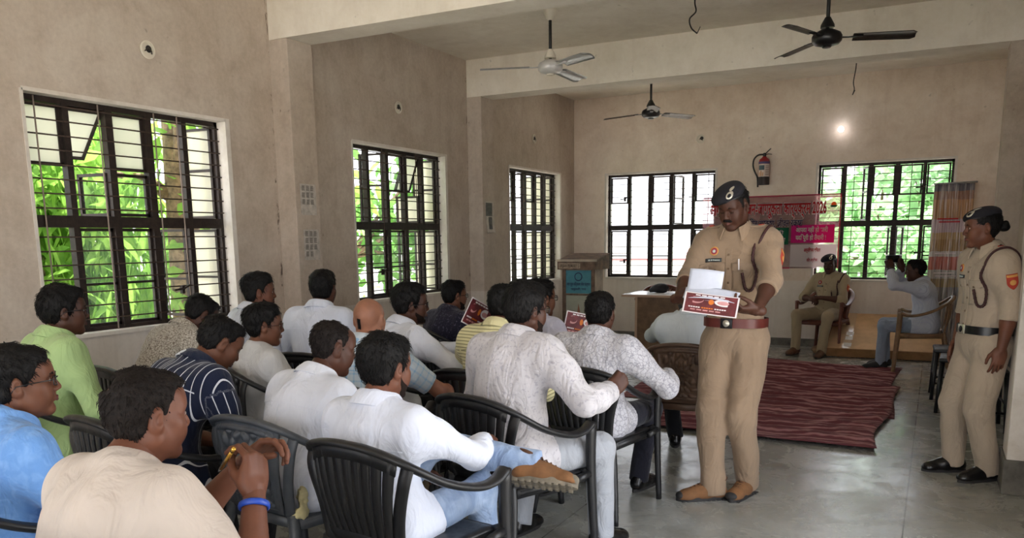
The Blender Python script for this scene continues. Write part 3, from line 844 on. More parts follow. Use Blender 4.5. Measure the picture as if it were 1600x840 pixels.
# ---------------------------------------------------------------- things fixed to cloth: small sheets that follow the surface
class Surf:
    def __init__(s, *objs):
        v = []; f = []
        for o in objs:
            b = len(v); v += [tuple(x.co) for x in o.data.vertices]; f += [[b + i for i in p.vertices] for p in o.data.polygons]
        s.t = BVHTree.FromPolygons(v, f)
    def hit(s, o, d):
        p, n, i, dd = s.t.ray_cast(Vector(o), Vector(d), 1.0)
        return None if p is None else np.array(p)
    def decal(s, name, c, d, up, w, h, mat, parent, shape=None, lift=.003, n=10, rot=0):
        """c: a point in front of the surface, d: direction to it; shape(u,v)->bool trims the sheet"""
        d = nrm(d); x = nrm(np.cross(d, np.array(up, float))); y = np.cross(x, d)
        if rot: x, y = x * math.cos(rot) + y * math.sin(rot), y * math.cos(rot) - x * math.sin(rot)
        G = {}; vs = []
        for i in range(n + 1):
            for j in range(n + 1):
                u, v = i / n - .5, j / n - .5
                if shape: u, v = shape(u, v)
                p = s.hit(np.array(c) + x * u * w + y * v * h, d)
                if p is None: continue
                G[i, j] = len(vs); vs.append(p - d * lift)
        f = []; m = len(vs)
        for i in range(n):
            for j in range(n):
                if all(q in G for q in ((i, j), (i + 1, j), (i + 1, j + 1), (i, j + 1))): f.append((G[i, j], G[i + 1, j], G[i + 1, j + 1], G[i, j + 1]))
        if not f: return None
        # give it thickness
        bk = [p + d * (lift + .001) for p in vs]; edge = {}
        for q in f:
            for a in range(4): edge[(q[a], q[(a + 1) % 4])] = 1
        ff = list(f) + [tuple(m + a for a in reversed(q)) for q in f] + [(b, a, m + a, m + b) for (a, b) in edge if (b, a) not in edge]
        return link(name, vs + bk, ff, mat, parent)
def disc(u, v):
    r = max(abs(u), abs(v)) * 2; a = math.atan2(v, u)
    return (math.cos(a) * r * .5, math.sin(a) * r * .5)
def shield(u, v):
    return (u * (1 if v > -.05 else max(.12, 1 - (abs(v + .05) / .45) ** 2 * .88)), v)
# ================================================================== the room
YB = 11.40; XR = 5.437; XP = 5.255; YF = -3.6; ZS = 3.426; ZB = 3.03; DP = .182; WT = .23
Z0, Z1 = .884, 2.359
def plaster(name, a, b, c, seed, dado=False, joints=()):
    M = Mat(name, a, .85, spec=.12)
    co = M.co(loc=(seed, seed * .7, 0))
    big = M.noise(.9, 5, .62, .6, co); mid = M.noise(4.5, 6, .65, .4, co); fine = M.noise(30, 4, .6, 0, co)
    col = M.ramp(big, [(.34, b), (.60, a)])
    col = M.mix(M.ramp(mid, [(.42, BW(.0)), (.75, BW(.45))]), col, c)
    streak = M.noise(1.0, 4, .6, .3, M.co((6, 6, .5)))
    col = M.mix(M.ramp(streak, [(.52, BW(0)), (.78, BW(.28))]), col, c)
    spot = M.noise(17, 2, .5, 0, M.co(loc=(seed + 3, 0, 0)))
    col = M.mix(M.ramp(spot, [(.72, BW(0)), (.78, BW(.30))]), col, tuple(q * .62 for q in c))
    col = M.mix(.10, col, M.ramp(fine, [(.3, BW(.25)), (.7, BW(.95))]), 'OVERLAY')
    if dado:      # paler lime-washed strip up to the sills, with drip marks
        zz = M.math('ADD', M.xyz(co)[2], M.math('MULTIPLY', M.noise(3, 3), .02)); k = M.math('LESS_THAN', zz, .875)
        lime = M.mix(M.ramp(M.noise(1, 4, .6, .3, M.co((9, 9, .4))), [(.45, BW(0)), (.75, BW(.6))]), (232, 229, 224), (196, 188, 180)); col = M.mix(M.math('MULTIPLY', k, .42), col, lime)
    for yy in joints:      # dark cracks down the joints beside the pillars
        dy = M.math('ABSOLUTE', M.math('SUBTRACT', M.math('ADD', M.xyz(M.co())[1], M.math('MULTIPLY', M.noise(9, 2), .02)), yy + .01))
        k = M.math('MULTIPLY', M.math('LESS_THAN', dy, .011), M.ramp(M.noise(1, 4, .7, .3, M.co((14, 14, 7))), [(.56, BW(0)), (.64, BW(.85))])); col = M.mix(k, col, (70, 58, 50))
    M.base(col)
    M.bump(M.noise(7, 5, .6, .5, co), .10, .02); M.bump(M.noise(120, 3), .12, .003)
    return M.m
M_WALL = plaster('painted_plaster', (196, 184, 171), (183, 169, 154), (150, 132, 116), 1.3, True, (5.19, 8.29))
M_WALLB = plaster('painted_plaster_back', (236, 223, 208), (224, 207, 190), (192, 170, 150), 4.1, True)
M_REV = plaster('white_reveal', (226, 220, 212), (212, 204, 194), (178, 166, 152), 7.7)
M_CEIL = plaster('ceiling_plaster', (238, 231, 218), (229, 221, 206), (206, 195, 178), 2.9)
M_DADO = plaster('whitewashed_dado', (204, 200, 194), (186, 178, 170), (150, 140, 130), 9.2)
def floor_mat():
    M = Mat('polished_cement', (140, 142, 136), .3, spec=.5)
    big = M.noise(.8, 5, .6, .5); mid = M.noise(5, 6, .7, .6); fine = M.noise(40, 4, .7)
    col = M.ramp(big, [(.3, (138, 138, 131)), (.7, (166, 167, 163))])
    col = M.mix(M.ramp(mid, [(.45, BW(0)), (.8, BW(.5))]), col, (184, 186, 185))
    col = M.mix(M.ramp(M.noise(2.2, 5, .7, 1), [(.5, BW(0)), (.75, BW(.5))]), col, (104, 102, 92))
    col = M.mix(.2, col, M.ramp(fine, [(.3, BW(.3)), (.7, BW(.8))]), 'OVERLAY')
    X = M.xyz(); px = 1.55; py = 1.55
    def line(s, per, off):
        fr = M.math('FRACT', M.math('DIVIDE', M.math('ADD', s, off), per))
        return M.math('LESS_THAN', fr, .0045)
    ln = M.math('MAXIMUM', line(X[0], 1.58, 10 - .55), line(X[1], 2.6, 10 - .3))
    col = M.mix(M.math('MULTIPLY', ln, .75), col, (74, 72, 66)); M.base(col)
    M.rgh(M.ramp(M.noise(3.5, 6, .7, .8), [(.3, BW(.14)), (.75, BW(.42))]))
    M.bump(M.noise(2.5, 4), .05, .03); M.bump(M.noise(26, 4), .05, .004)
    return M.m
M_FLOOR = floor_mat()
M_STEEL = simple('dark_brown_steel', (46, 36, 32), .55, .2, .4, var=.3, nscale=30)
M_BAR = simple('grille_bar_rust_brown', (70, 54, 46), .6, .2, .4, var=.3, nscale=60)
M_PINK = simple('weathered_frame_edge', (150, 134, 124), .8)

def st(o, mat=None): o['kind'] = 'structure'; return o
def wall_with_holes(name, axis, pos, a0, a1, z1, holes, mat, thick, parent=None):
    """axis 'x': plane x=pos, spans y a0..a1, solid towards -x;  axis 'y': plane y=pos, spans x, solid towards +y"""
    cuts = sorted(set([a0, a1] + [h[0] for h in holes] + [h[1] for h in holes])); b = MB()
    def blk(u0, u1, w0, w1):
        if w1 - w0 < 1e-4: return
        if axis == 'x': b.box((pos - thick if thick > 0 else pos, u0, w0), (pos if thick > 0 else pos - thick, u1, w1))
        else: b.box((u0, pos, w0), (u1, pos + thick, w1))
    for u0, u1 in zip(cuts[:-1], cuts[1:]):
        m = (u0 + u1) / 2; h = [q for q in holes if q[0] < m < q[1]]
        if h: blk(u0, u1, -.1, h[0][2]); blk(u0, u1, h[0][3], z1)
        else: blk(u0, u1, -.1, z1)
    return st(b.build(name, mat))
LW = [(3.125, 4.687), (6.196, 7.808), (9.311, 10.883)]
BWN = [(.501, 2.087), (3.392, 4.955)]
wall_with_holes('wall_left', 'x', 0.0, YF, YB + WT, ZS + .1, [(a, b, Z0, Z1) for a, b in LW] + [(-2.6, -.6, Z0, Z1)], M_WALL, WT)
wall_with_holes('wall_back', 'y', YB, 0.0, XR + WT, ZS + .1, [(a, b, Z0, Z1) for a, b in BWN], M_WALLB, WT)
# the right wall has doorways beside and behind the camera, and the end behind the camera is open with two wide doorways; all unseen, sized for the daylight they let in
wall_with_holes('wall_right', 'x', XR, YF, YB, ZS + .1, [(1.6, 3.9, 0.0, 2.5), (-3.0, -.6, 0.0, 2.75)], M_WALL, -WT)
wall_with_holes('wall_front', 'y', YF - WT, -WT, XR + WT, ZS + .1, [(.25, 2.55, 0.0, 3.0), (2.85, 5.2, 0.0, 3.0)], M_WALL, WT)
b = MB(); b.box((-1.2, YF - WT, ZS), (XR + .9, YB + 1.75, ZS + .14)); st(b.build('ceiling', M_CEIL))  # slab runs past the walls as an added, unseen overhang that blocks the sun
b = MB(); b.box((-WT, YF - WT, -.12), (XR + WT, YB + WT, 0)); st(b.build('floor', M_FLOOR))
n = 0
for y0, y1 in ((5.205, 5.497), (8.305, 8.597), (2.1, 2.39), (-1.0, -.71)):
    n += 1; b = MB(); b.box((-.01, y0, ZB), (XR + .01, y1, ZS + .02)); st(b.build('trim_%d' % n, M_CEIL))
    if y0 > 5:
        n += 1; b = MB(); b.bbox((-.02, y0, 0), (DP, y1, ZB), .006); st(b.build('trim_%d' % n, M_WALL))
        n += 1; b = MB(); b.bbox((XP, y0, .0), (XR + .02, y1, ZB), .006); st(b.build('trim_%d' % n, M_REV if y0 < 6 else M_WALL))
b = MB(); b.bbox((XP - .014, 5.19, 0), (XR, 5.51, .20), .006); st(b.build('baseboard_right', simple('dark_cement_skirting', (96, 92, 84), .7, var=.35, nscale=9)))
# whitewashed strip under the left windows, and the thin skirting along the back
M_SK = simple('grey_skirting', (120, 116, 108), .7, var=.3, nscale=8)
b = MB(); b.box((0, YB - .014, 0), (XR, YB, .10)); st(b.build('baseboard_back', M_SK))
b = MB(); b.box((0, YF, 0), (.014, YB - .014, .10)); st(b.build('baseboard_left', M_SK))
# white reveals round every opening, a thin lining standing a hair proud of the wall
for i, (a, c) in enumerate(LW):
    b = MB(); x0, x1 = -.235, .006; t = .020
    b.box((x0, a, Z0 - .02), (x1 + .012, c, Z0 + .004)); b.box((x0, a, Z1 - .012), (x1, c, Z1 + .012)); b.box((x0, a - .012, Z0), (x1, a + .008, Z1)); b.box((x0, c - .008, Z0), (x1, c + .034, Z1 + .012))
    n += 1; st(b.build('trim_%d' % n, M_REV))
for i, (a, c) in enumerate(BWN):
    b = MB(); y0, y1 = YB - .006, YB + .235
    b.box((a, y0 - .012, Z0 - .02), (c, y1, Z0 + .004)); b.box((a, y0, Z1 - .012), (c, y1, Z1 + .012)); b.box((a - .02, y0, Z0), (a + .008, y1, Z1 + .012)); b.box((c - .008, y0, Z0), (c + .02, y1, Z1 + .012))
    n += 1; st(b.build('trim_%d' % n, M_REV))

# ---------------------------------------------------------------- windows: steel frames, grille, glazed casements standing open outwards
def glass_mat(name, col, alpha, rough):
    M = Mat(name, col, rough, spec=.4)
    t = M.n('ShaderNodeBsdfTranslucent'); t.inputs[0].default_value = srgb(col)
    tr = M.n('ShaderNodeBsdfTransparent'); tr.inputs[0].default_value = BW(.92)
    m1 = M.n('ShaderNodeMixShader'); m1.inputs[0].default_value = .6; M.l(M.b.outputs[0], m1.inputs[1]); M.l(t.outputs[0], m1.inputs[2])
    m2 = M.n('ShaderNodeMixShader'); m2.inputs[0].default_value = alpha; M.l(tr.outputs[0], m2.inputs[1]); M.l(m1.outputs[0], m2.inputs[2])
    M.l(m2.outputs[0], M.out.inputs[0]); return M.m
M_FROST = glass_mat('frosted_pane', (236, 234, 222), .92, .4); M_CLEAR = glass_mat('clear_pane', (225, 235, 230), .035, .05)
M_LENS = glass_mat('spectacle_lens', (225, 235, 230), .08, .05)
def window(num, T, W, spec):
    """T maps (u along the wall, depth outwards, z) to the room; W width"""
    def fr(b, u0, u1, z0, z1, d0, d1): b.box((u0, d0, z0), (u1, d1, z1))
    def put(b, name, mat, par, smooth=False):
        b.v = [T(*p) for p in b.v]; return b.build(name, mat, par, smooth)
    b = MB(); d0, d1 = .085, .135
    fr(b, 0, .035, Z0, Z1, d0, d1); fr(b, W - .035, W, Z0, Z1, d0, d1); fr(b, 0, W, Z1 - .045, Z1, d0, d1); fr(b, 0, W, Z0, Z0 + .03, d0, d1)
    root = put(b, 'window_%d' % num, M_STEEL, None); root['kind'] = 'structure'
    mz = 1.597
    b = MB(); fr(b, .03, W - .03, mz - .037, mz + .037, .080, .140); put(b, 'transom', M_STEEL, root)
    bays = [.0175 + (W - .035) * q / 5 for q in range(6)]
    for q in range(1, 5):
        hw = (.021, .026, .026, .021)[q - 1]
        b = MB(); fr(b, bays[q] - hw, bays[q] + hw, Z0 + .02, Z1 - .03, d0 - .004, d1); put(b, 'mullion', M_STEEL, root)
    b = MB()
    z = Z0 + .085
    while z < Z1 - .05:
        if abs(z - mz) > .03: b.tube([V(.01, .070, z), V(W - .01, .070, z)], .0052, 6)
        z += .0885
    put(b, 'grille', M_BAR, root, True)
    b = MB()
    for u in spec.get('rods', ()): b.tube([V(u * W, .062, Z0 + .01), V(u * W, .062, Z1 - .02)], .0048, 6)
    if b.v: put(b, 'grille_rod', M_PINK if spec.get('bright') else M_BAR, root, True)
    fz0, fz1 = Z1 - .42, Z1 - .05; lz0, lz1 = Z0 + .03, mz - .04
    for bay, part, ang, kind in spec['leaves']:
        u0, u1 = bays[bay] + .024, bays[bay + 1] - .024; w = u1 - u0
        z0, z1 = {'top': (fz0, fz1), 'mid': (mz + .04, fz0 - .02), 'up': (mz + .04, fz1), 'low': (lz0, lz1), 'lowb': (lz0, lz0 + .30), 'lowt': (lz0 + .32, lz1)}[part]
        b = MB(); t = .020
        b.box((0, -.012, 0), (t, .012, z1 - z0)); b.box((w - t, -.012, 0), (w, .012, z1 - z0)); b.box((0, -.012, 0), (w, .012, t)); b.box((0, -.012, z1 - z0 - t), (w, .012, z1 - z0))
        if part == 'up': b.box((0, -.012, (z1 - z0) * .52), (w, .012, (z1 - z0) * .52 + t))
        if part == 'low' and kind != 'clear2': b.box((0, -.012, (z1 - z0) * .42), (w, .012, (z1 - z0) * .42 + t * .8))
        g = MB(); g.box((t * .8, -.002, t * .8), (w - t * .8, .002, z1 - z0 - t * .8))
        a = RAD(abs(ang))
        if part == 'top' and ang < 0:       # a fanlight hung from its top edge
            def P(p): return (u0 + p[0], .115 + p[1] * math.cos(a) + (z1 - z0 - p[2]) * math.sin(a), z1 - (z1 - z0 - p[2]) * math.cos(a) + p[1] * math.sin(a))
        elif ang >= 0:                      # hinged on the far jamb
            def P(p): return (u1 - (w - p[0]) * math.cos(a) - p[1] * math.sin(a), .118 + (w - p[0]) * math.sin(a) + p[1] * math.cos(a), z0 + p[2])
        else:                               # hinged on the near jamb
            def P(p): return (u0 + p[0] * math.cos(a) + p[1] * math.sin(a), .118 + p[0] * math.sin(a) + p[1] * math.cos(a), z0 + p[2])
        b.v = [P(p) for p in b.v]; g.v = [P(p) for p in g.v]
        c = put(b, 'casement', M_STEEL, root); put(g, 'pane', M_FROST if kind == 'frost' else M_CLEAR, c)
    for u, zz in spec.get('stays', ()):
        b = MB(); b.tube([V(u * W - .07, .06, zz), V(u * W, .05, zz + .006), V(u * W + .05, .04, zz + .03)], .008, 6); b.bbox((u * W - .012, .045, zz - .03), (u * W + .012, .075, zz + .03), .003)
        put(b, 'window_stay', M_STEEL, root)
    return root
def TL(a): return lambda u, d, z: (-d, a + u, z)
def TB(a): return lambda u, d, z: (a + u, YB + d, z)
W_ = LW[0][1] - LW[0][0]
window(1, TL(LW[0][0]), LW[0][1] - LW[0][0], dict(rods=(.07, .345, .62, .745), bright=True, stays=((.06, 1.08), (.70, 1.12)), leaves=[
    (0, 'top', 0, 'frost'), (0, 'mid', -78, 'clear'), (0, 'low', -80, 'clear'), (1, 'top', -38, 'frost'), (1, 'mid', 84, 'clear'), (1, 'low', 0, 'clear'),
    (2, 'top', 0, 'frost'), (2, 'mid', 0, 'clear'), (2, 'low', 0, 'clear'), (3, 'low', 84, 'clear'), (4, 'up', 86, 'frost'), (4, 'low', 86, 'frost')]))
window(2, TL(LW[1][0]), LW[1][1] - LW[1][0], dict(rods=(.02, .335, .70), stays=((.30, 1.15),), leaves=[
    (0, 'up', -82, 'clear'), (0, 'low', -82, 'clear'), (1, 'up', 84, 'clear'), (1, 'low', 0, 'clear'), (2, 'top', 0, 'clear'), (2, 'low', 0, 'clear'), (3, 'top', -20, 'frost'), (3, 'mid', 82, 'frost'), (3, 'low', 84, 'clear'), (4, 'up', 86, 'frost'), (4, 'low', 86, 'frost')]))
window(3, TL(LW[2][0]), LW[2][1] - LW[2][0], dict(rods=(.02, .33, .68), leaves=[
    (0, 'top', 0, 'clear'), (0, 'low', -80, 'clear'), (1, 'up', 80, 'clear'), (1, 'low', 0, 'clear'), (2, 'top', 0, 'clear'), (3, 'up', 84, 'frost'), (3, 'low', 84, 'frost'), (4, 'up', 86, 'frost'), (4, 'low', 86, 'frost')]))
window(4, TB(BWN[0][0]), BWN[0][1] - BWN[0][0], dict(rods=(.44, .93), stays=((.17, 2.0), (.80, 2.0), (.17, 1.12)), leaves=[
    (0, 'top', 0, 'clear'), (0, 'low', 0, 'clear'), (1, 'up', 70, 'clear'), (2, 'top', 0, 'clear'), (2, 'low', 0, 'clear'), (3, 'up', -75, 'clear'), (3, 'low', 75, 'clear'), (4, 'top', 0, 'clear'), (4, 'low', 0, 'clear')]))
window(5, TB(BWN[1][0]), BWN[1][1] - BWN[1][0], dict(rods=(.28, .70), stays=((.78, 2.02), (.80, 1.22)), leaves=[
    (0, 'top', 0, 'clear'), (1, 'up', 72, 'clear'), (2, 'top', 0, 'clear'), (2, 'low', 78, 'clear'), (3, 'top', 0, 'clear'), (3, 'low', -74, 'clear'), (4, 'top', 0, 'clear'), (4, 'low', 0, 'clear')]))
# ================================================================== furniture and fittings
def plastic(name, base, rough=.38, var=.12):
    M = Mat(name, base, rough, spec=.5)
    M.base(M.ramp(M.noise(12, 4), [(.3, tuple(c * (1 - var) for c in base)), (.7, tuple(min(255, c * (1 + var) + 2) for c in base))]))
    M.rgh(M.ramp(M.noise(30, 4), [(.3, BW(rough * .8)), (.7, BW(min(1, rough * 1.35)))])); M.bump(M.noise(160, 3), .08, .002); return M.m
P_BLACK = plastic('black_chair_plastic', (24, 24, 26)); P_GREY = plastic('charcoal_chair_plastic', (66, 70, 76), .42)
P_BROWN = plastic('brown_chair_plastic', (92, 70, 56), .42); P_TAN = plastic('wood_brown_chair_plastic', (128, 98, 70), .4); P_RED = plastic('red_brown_plastic', (104, 58, 44), .4)
def chair(name, label, group, mat, style, loc, rz):
    root = empty(name, loc, rz); tag(root, label, 'chair', group)
    half = [(0, -.288, .800), (.06, -.288, .799), (.125, -.281, .790), (.190, -.258, .768), (.238, -.205, .727), (.264, -.120, .674), (.277, -.020, .634), (.282, .075, .612), (.284, .150, .616), (.283, .205, .642)]
    rp = catmull([(-x, y, z) for x, y, z in half[::-1]] + half[1:], 5)
    def rail_at(x):
        q = min(rp[len(rp) // 4:3 * len(rp) // 4], key=lambda p: abs(p[0] - x)); return q
    b = MB(); n = len(rp); rad = [.0215 + .004 * abs(2 * i / (n - 1) - 1) for i in range(n)]
    b.tube(rp, rad, 12, flat=(1.15, .62), up=(0, .15, 1)); b.build('armrest_rail', mat, root, True)
    def post(s, name):
        b = MB(); t = rail_at(s * .222); p = catmull([t, (s * .212, -.246, .68), (s * .178, -.235, .56), (s * .160, -.218, .42)], 6)
        b.tube(p, [.022 + .004 * abs(i / (len(p) - 1) - .4) for i in range(len(p))], 8, flat=(1.2, .45), up=(0, 1, .1)); return b.build(name, mat, root, True)
    for s in (-1, 1): post(s, 'back_post')
    def surf(xt, z):
        """back surface: fan shaped"""
        v = (z - .42) / .37; x = xt * (.70 + .30 * v); t = rail_at(xt * 1.0)
        return V(x, -.215 + (t[1] + .215) * v - .020 * math.sin(v * math.pi), z)
    if style == 'slat':
        b = MB(); N = 9; wd = .036
        for i in range(N):
            xt = -.178 + .356 * i / (N - 1); zt = rail_at(xt)[2] - .004
            b.grid(lambda u, v: surf(xt + (u - .5) * wd, .435 + (zt - .435) * v), 2, 8, .011)
        b.grid(lambda u, v: surf(-.205 + .41 * u, .425 + .055 * v), 12, 2, .013)
        b.grid(lambda u, v: surf(-.200 + .40 * u, rail_at(-.200 + .40 * u)[2] - .050 + .045 * v), 16, 2, .012)
        b.build('backrest', mat, root, True)
    else:
        b = MB()
        def orn(u, v):
            xt = -.185 + .37 * u; zt = rail_at(xt)[2] - .005; p = surf(xt, .425 + (zt - .425) * v)
            e = min(u, 1 - u, v, 1 - v); x, y = (u - .5) * 2, (v - .5) * 2
            bor = .011 * math.exp(-((e - .085) / .018) ** 2)
            r = math.hypot(x * .9, (y - .05)); th = math.atan2(y - .05, abs(x))
            sw = math.sin(r * 17 - th * 5 + 3 * math.sin(th * 3)) * math.cos(th * 6 + r * 7)
            m = 1 if e > .12 else 0
            bead = .004 * max(0, math.sin(x * 40)) * math.exp(-((y - .66) / .05) ** 2)
            return p - V(0, 1, 0) * (bor + m * (.015 * max(0, sw) ** .8 + bead))
        b.grid(orn, 72, 72, .012); b.build('backrest', mat, root, True)
    b = MB()
    def seat(u, v):
        y = -.215 + .455 * v; w = .205 + .045 * v; x = (u - .5) * 2 * w
        return V(x, y, .412 - .014 * math.sin(math.pi * min(1, v * 1.15)) * (1 - (2 * u - 1) ** 2) - .022 * max(0, (v - .88) / .12) ** 2)
    b.grid(lambda u, v: seat(1 - u, v), 12, 14, .016); 
    rim = [V(-.205, -.215, .398), V(.205, -.215, .398), V(.250, .235, .385), V(-.250, .235, .385)]
    for i in range(4): b.tube([rim[i], rim[(i + 1) % 4]], .017, 8, flat=(.55, 1.35))
    b.build('seat', mat, root, True)
    for s in (-1, 1):
        b = MB(); p = catmull([(s * .283, .208, .640), (s * .278, .215, .45), (s * .281, .228, .22), (s * .287, .242, .0)], 5)
        b.tube(p, [.029 - .008 * i / (len(p) - 1) for i in range(len(p))], 8, flat=(.75, 1.0), up=(0, 1, 0)); b.tube([V(s * .278, .216, .42), V(s * .235, .20, .402)], .022, 8); b.build('leg', mat, root, True)
        b = MB(); p = catmull([(s * .175, -.215, .43), (s * .198, -.235, .33), (s * .222, -.268, .15), (s * .238, -.292, .0)], 5)
        b.tube(p, [.028 - .008 * i / (len(p) - 1) for i in range(len(p))], 8, flat=(1, .8), up=(0, 1, 0)); b.build('leg', mat, root, True)
        b = MB(); b.tube([V(s * .262, .12, .39), V(s * .279, .20, .41)], .018, 8); b.tube([V(s * .205, -.20, .40), V(s * .25, .235, .388)], .015, 8); b.build('side_rail', mat, root, True)
    return root
_first = {}
def place_chair(key, name, label, mat, style, loc, heading, group=None):
    rz = -RAD(heading)
    if key in _first:
        c = copy_tree(_first[key]); c.location = loc; c.rotation_euler.z = rz; c['label'] = label
        if 'group' in c.keys() and not group: del c['group']
        if group: c['group'] = group
        return c
    _first[key] = chair(name, label, group, mat, style, loc, rz); return _first[key]

# ---------------------------------------------------------------- ceiling fans
def fan(loc, drop, ang, cols, label, canopy=True):
    body, bl, rod, can = cols; t = empty('ceiling_fan', loc); tag(t, label, 'ceiling fan')
    b = MB(); b.lathe([(.014, -drop + .05), (.014, -.02)], 10); b.build('rod', rod, t, True)
    b = MB(); b.lathe([(0, 0), (.062, 0), (.060, -.02), (.040, -.075), (.020, -.092), (0, -.092)], 20); b.build('canopy', can, t, 'auto')
    b = MB(); b.lathe([(0, -drop + .165), (.020, -drop + .16), (.05, -drop + .105), (.052, -drop + .085), (.0, -drop + .085)], 20); b.build('lower_canopy', can if canopy else body, t, 'auto')
    b = MB(); b.lathe([(0, -drop + .075), (.05, -drop + .07), (.098, -drop + .045), (.110, -drop + .022), (.108, -drop - .012), (.088, -drop - .034), (.045, -drop - .046), (0, -drop - .048)], 32); m = b.build('motor', body, t, 'auto')
    b = MB(); b.lathe([(0, -drop - .046), (.040, -drop - .046), (.030, -drop - .058), (0, -drop - .060)], 20); b.build('bottom_cap', can, m, 'auto')
    for k in range(3):
        a = ang + k * 2 * math.pi / 3; R = rotz(a)
        b = MB()
        def bf(u, v):
            r = .185 + .435 * u; w = .060 + .012 * u - (.03 * max(0, (u - .93) / .07) ** 2); y = (v - .5) * 2 * w
            return V(r, y, -drop + .006 - y * .20 + .012 * (1 - (2 * v - 1) ** 2) - .012 * u)
        b.grid(bf, 14, 6, .004); b.v = [tuple(R @ np.array(p)) for p in b.v]; bo = b.build('blade', bl, t, True)
        b = MB(); b.tube([V(.085, 0, -drop + .012), V(.15, .0, -drop + .008), V(.255, 0, -drop + .012)], [.022, .018, .026], 8, flat=(1, .22)); b.v = [tuple(R @ np.array(p)) for p in b.v]; b.build('blade_bracket', body, bo, True)
    return t
M_WHITEMET = simple('white_enamel', (206, 204, 202), .35, .1); M_ALU = simple('brushed_aluminium', (176, 178, 180), .3, .7, var=.1)
M_BLK = simple('black_enamel', (22, 21, 22), .35); M_DKBLADE = simple('dark_bronze_blade', (62, 56, 48), .4, .3, var=.2); M_RODB = simple('black_rod', (24, 22, 22), .5); M_IVORY = simple('ivory_plastic', (222, 214, 198), .5)
M_PALEG = simple('pale_green_blade', (150, 160, 128), .25, .5, var=.15); M_RUST = simple('dark_brown_blade', (72, 58, 48), .45, .2, var=.2)
fan((1.677, 6.9, ZS), ZS - 2.934, FAN_A[0], (M_WHITEMET, M_ALU, M_RODB, M_IVORY), 'white ceiling fan with silver blades and black rod, above the middle of the seats')
fan((3.976, 6.9, ZS), ZS - 2.909, FAN_A[1], (M_BLK, M_DKBLADE, M_RODB, M_BLK), 'black ceiling fan with dark blades hanging above the aisle', False)
fan((1.67, 9.8, ZS), ZS - 2.905, FAN_A[2], (M_BLK, M_RUST, M_RODB, M_BLK), 'small far dark ceiling fan near the back wall, beyond the second beam', False)

# ---------------------------------------------------------------- small fittings on the walls
def junction(loc, R, label):
    t = empty('junction_box', loc); tag(t, label, 'junction box'); R = np.array(R, float)
    b = MB(); b.lathe([(.050, .0), (.058, .004), (.060, .012), (.050, .016), (.046, .012), (.046, .002)], 24, R=R); b.lathe([(.0, .001), (.047, .001)], 24, R=R); b.build('ring', M_IVORY, t, 'auto')
    b = MB(); b.lathe([(0, .003), (.024, .003), (.022, .006), (0, .006)], 16, c=R @ V(.014, .008, 0), R=R); b.build('knockout', M_BLK, t)
    b = MB(); b.tube([R @ V(-.02, -.01, .006), R @ V(0, .012, .018), R @ V(.022, -.004, .02), R @ V(.030, -.024, .012)], .004, 6); b.build('wire_end', M_RUST, t, True)
RX = [[0, 0, 1], [1, 0, 0], [0, 1, 0]]; RY = [[1, 0, 0], [0, 0, -1], [0, 1, 0]]
junction((.001, 4.032, 2.737), RX, 'round junction box in the left wall above the nearest window'); junction((.001, 6.943, 2.744), RX, 'round junction box in the left wall above the middle window')
junction((.001, 10.038, 2.751), RX, 'round junction box in the left wall above the farthest left window'); junction((1.866, YB - .001, 2.765), RY, 'round junction box in the back wall above the window')
t = empty('wall_bulb', (3.653, YB, 2.758)); tag(t, 'glowing round bulb in a holder on the back wall', 'light bulb')
M = Mat('glowing_bulb', (255, 250, 255), .3); M.b.inputs['Emission Color'].default_value = (1, .96, 1, 1); M.b.inputs['Emission Strength'].default_value = 3
b = MB(); b.lathe([(0, -.036), (.018, -.031), (.032, -.016), (.036, 0), (.032, .016), (.018, .031), (0, .036)], 20, (0, -.085, 0)); b.build('bulb', M.m, t, True)
b = MB(); b.lathe([(.030, .0), (.028, .012), (.017, .02), (.017, .052), (0, .052)], 16, R=np.array(RY)); b.build('holder', M_IVORY, t, 'auto')
def hung_wire(name, pts, label):
    b = MB(); p = catmull(pts, 6); b.tube(p, .006, 6); q = np.array(p[-1]); b.tube([q, q + V(.025, .0, .05), q + V(.04, 0, .02)], .004, 5); tag(b.build(name, M_RODB, None, True), label, 'wire')
hung_wire('hanging_wire', [(2.93, 7.0, ZS), (2.93, 7.0, 3.33), (2.945, 6.98, 3.26), (2.895, 6.98, 3.21), (2.91, 6.98, 3.14), (2.96, 6.98, 3.09)], 'black loose wire dangling from the ceiling in front of the second beam')
hung_wire('hanging_wire', [(3.89, 10.2, ZS), (3.89, 10.2, 3.28), (3.872, 10.2, 3.13), (3.885, 10.2, 3.05), (3.87, 10.2, 2.99)], 'thin loose wire hanging from the ceiling before the back wall, above the bulb')
M_PAPER = simple('aged_paper', (186, 178, 168), .9, var=.12, nscale=25); M_INK = simple('faded_print', (112, 106, 100), .9, var=.25, nscale=80)
def notice(z, y, rows, cols_, label, miss=()):
    t = empty('paper_notice', (DP + .001, y, z)); tag(t, label, 'notice')
    b = MB(); b.grid(lambda u, v: V(.001 + .006 * max(0, u - .8) + .01 * max(0, .15 - v), (u - .5) * .19, (v - .5) * .25), 8, 8, .0012); b.build('sheet', M_PAPER, t)
    for r in range(rows):
        for c in range(cols_):
            if (r, c) in miss: continue
            b = MB(); y0 = -.066 + c * .052; z0 = .085 - r * .055
            for q in range(5): b.box((.004, y0 - .012 + .001 * q, z0 - .014 + q * .0085), (.006, y0 + .022 - .002 * (q % 2), z0 - .009 + q * .0085))
            b.build('printed_block', M_INK, t)
notice(1.795, 5.355, 3, 3, 'upper pale paper notice pasted on the first wall pillar'); notice(1.428, 5.368, 4, 3, 'lower pale paper notice pasted on the first wall pillar', ((3, 2),))
t = empty('wall_calendar', (DP + .001, 8.455, 1.71)); tag(t, 'small torn calendar with a dark picture hanging on the second wall pillar', 'calendar')
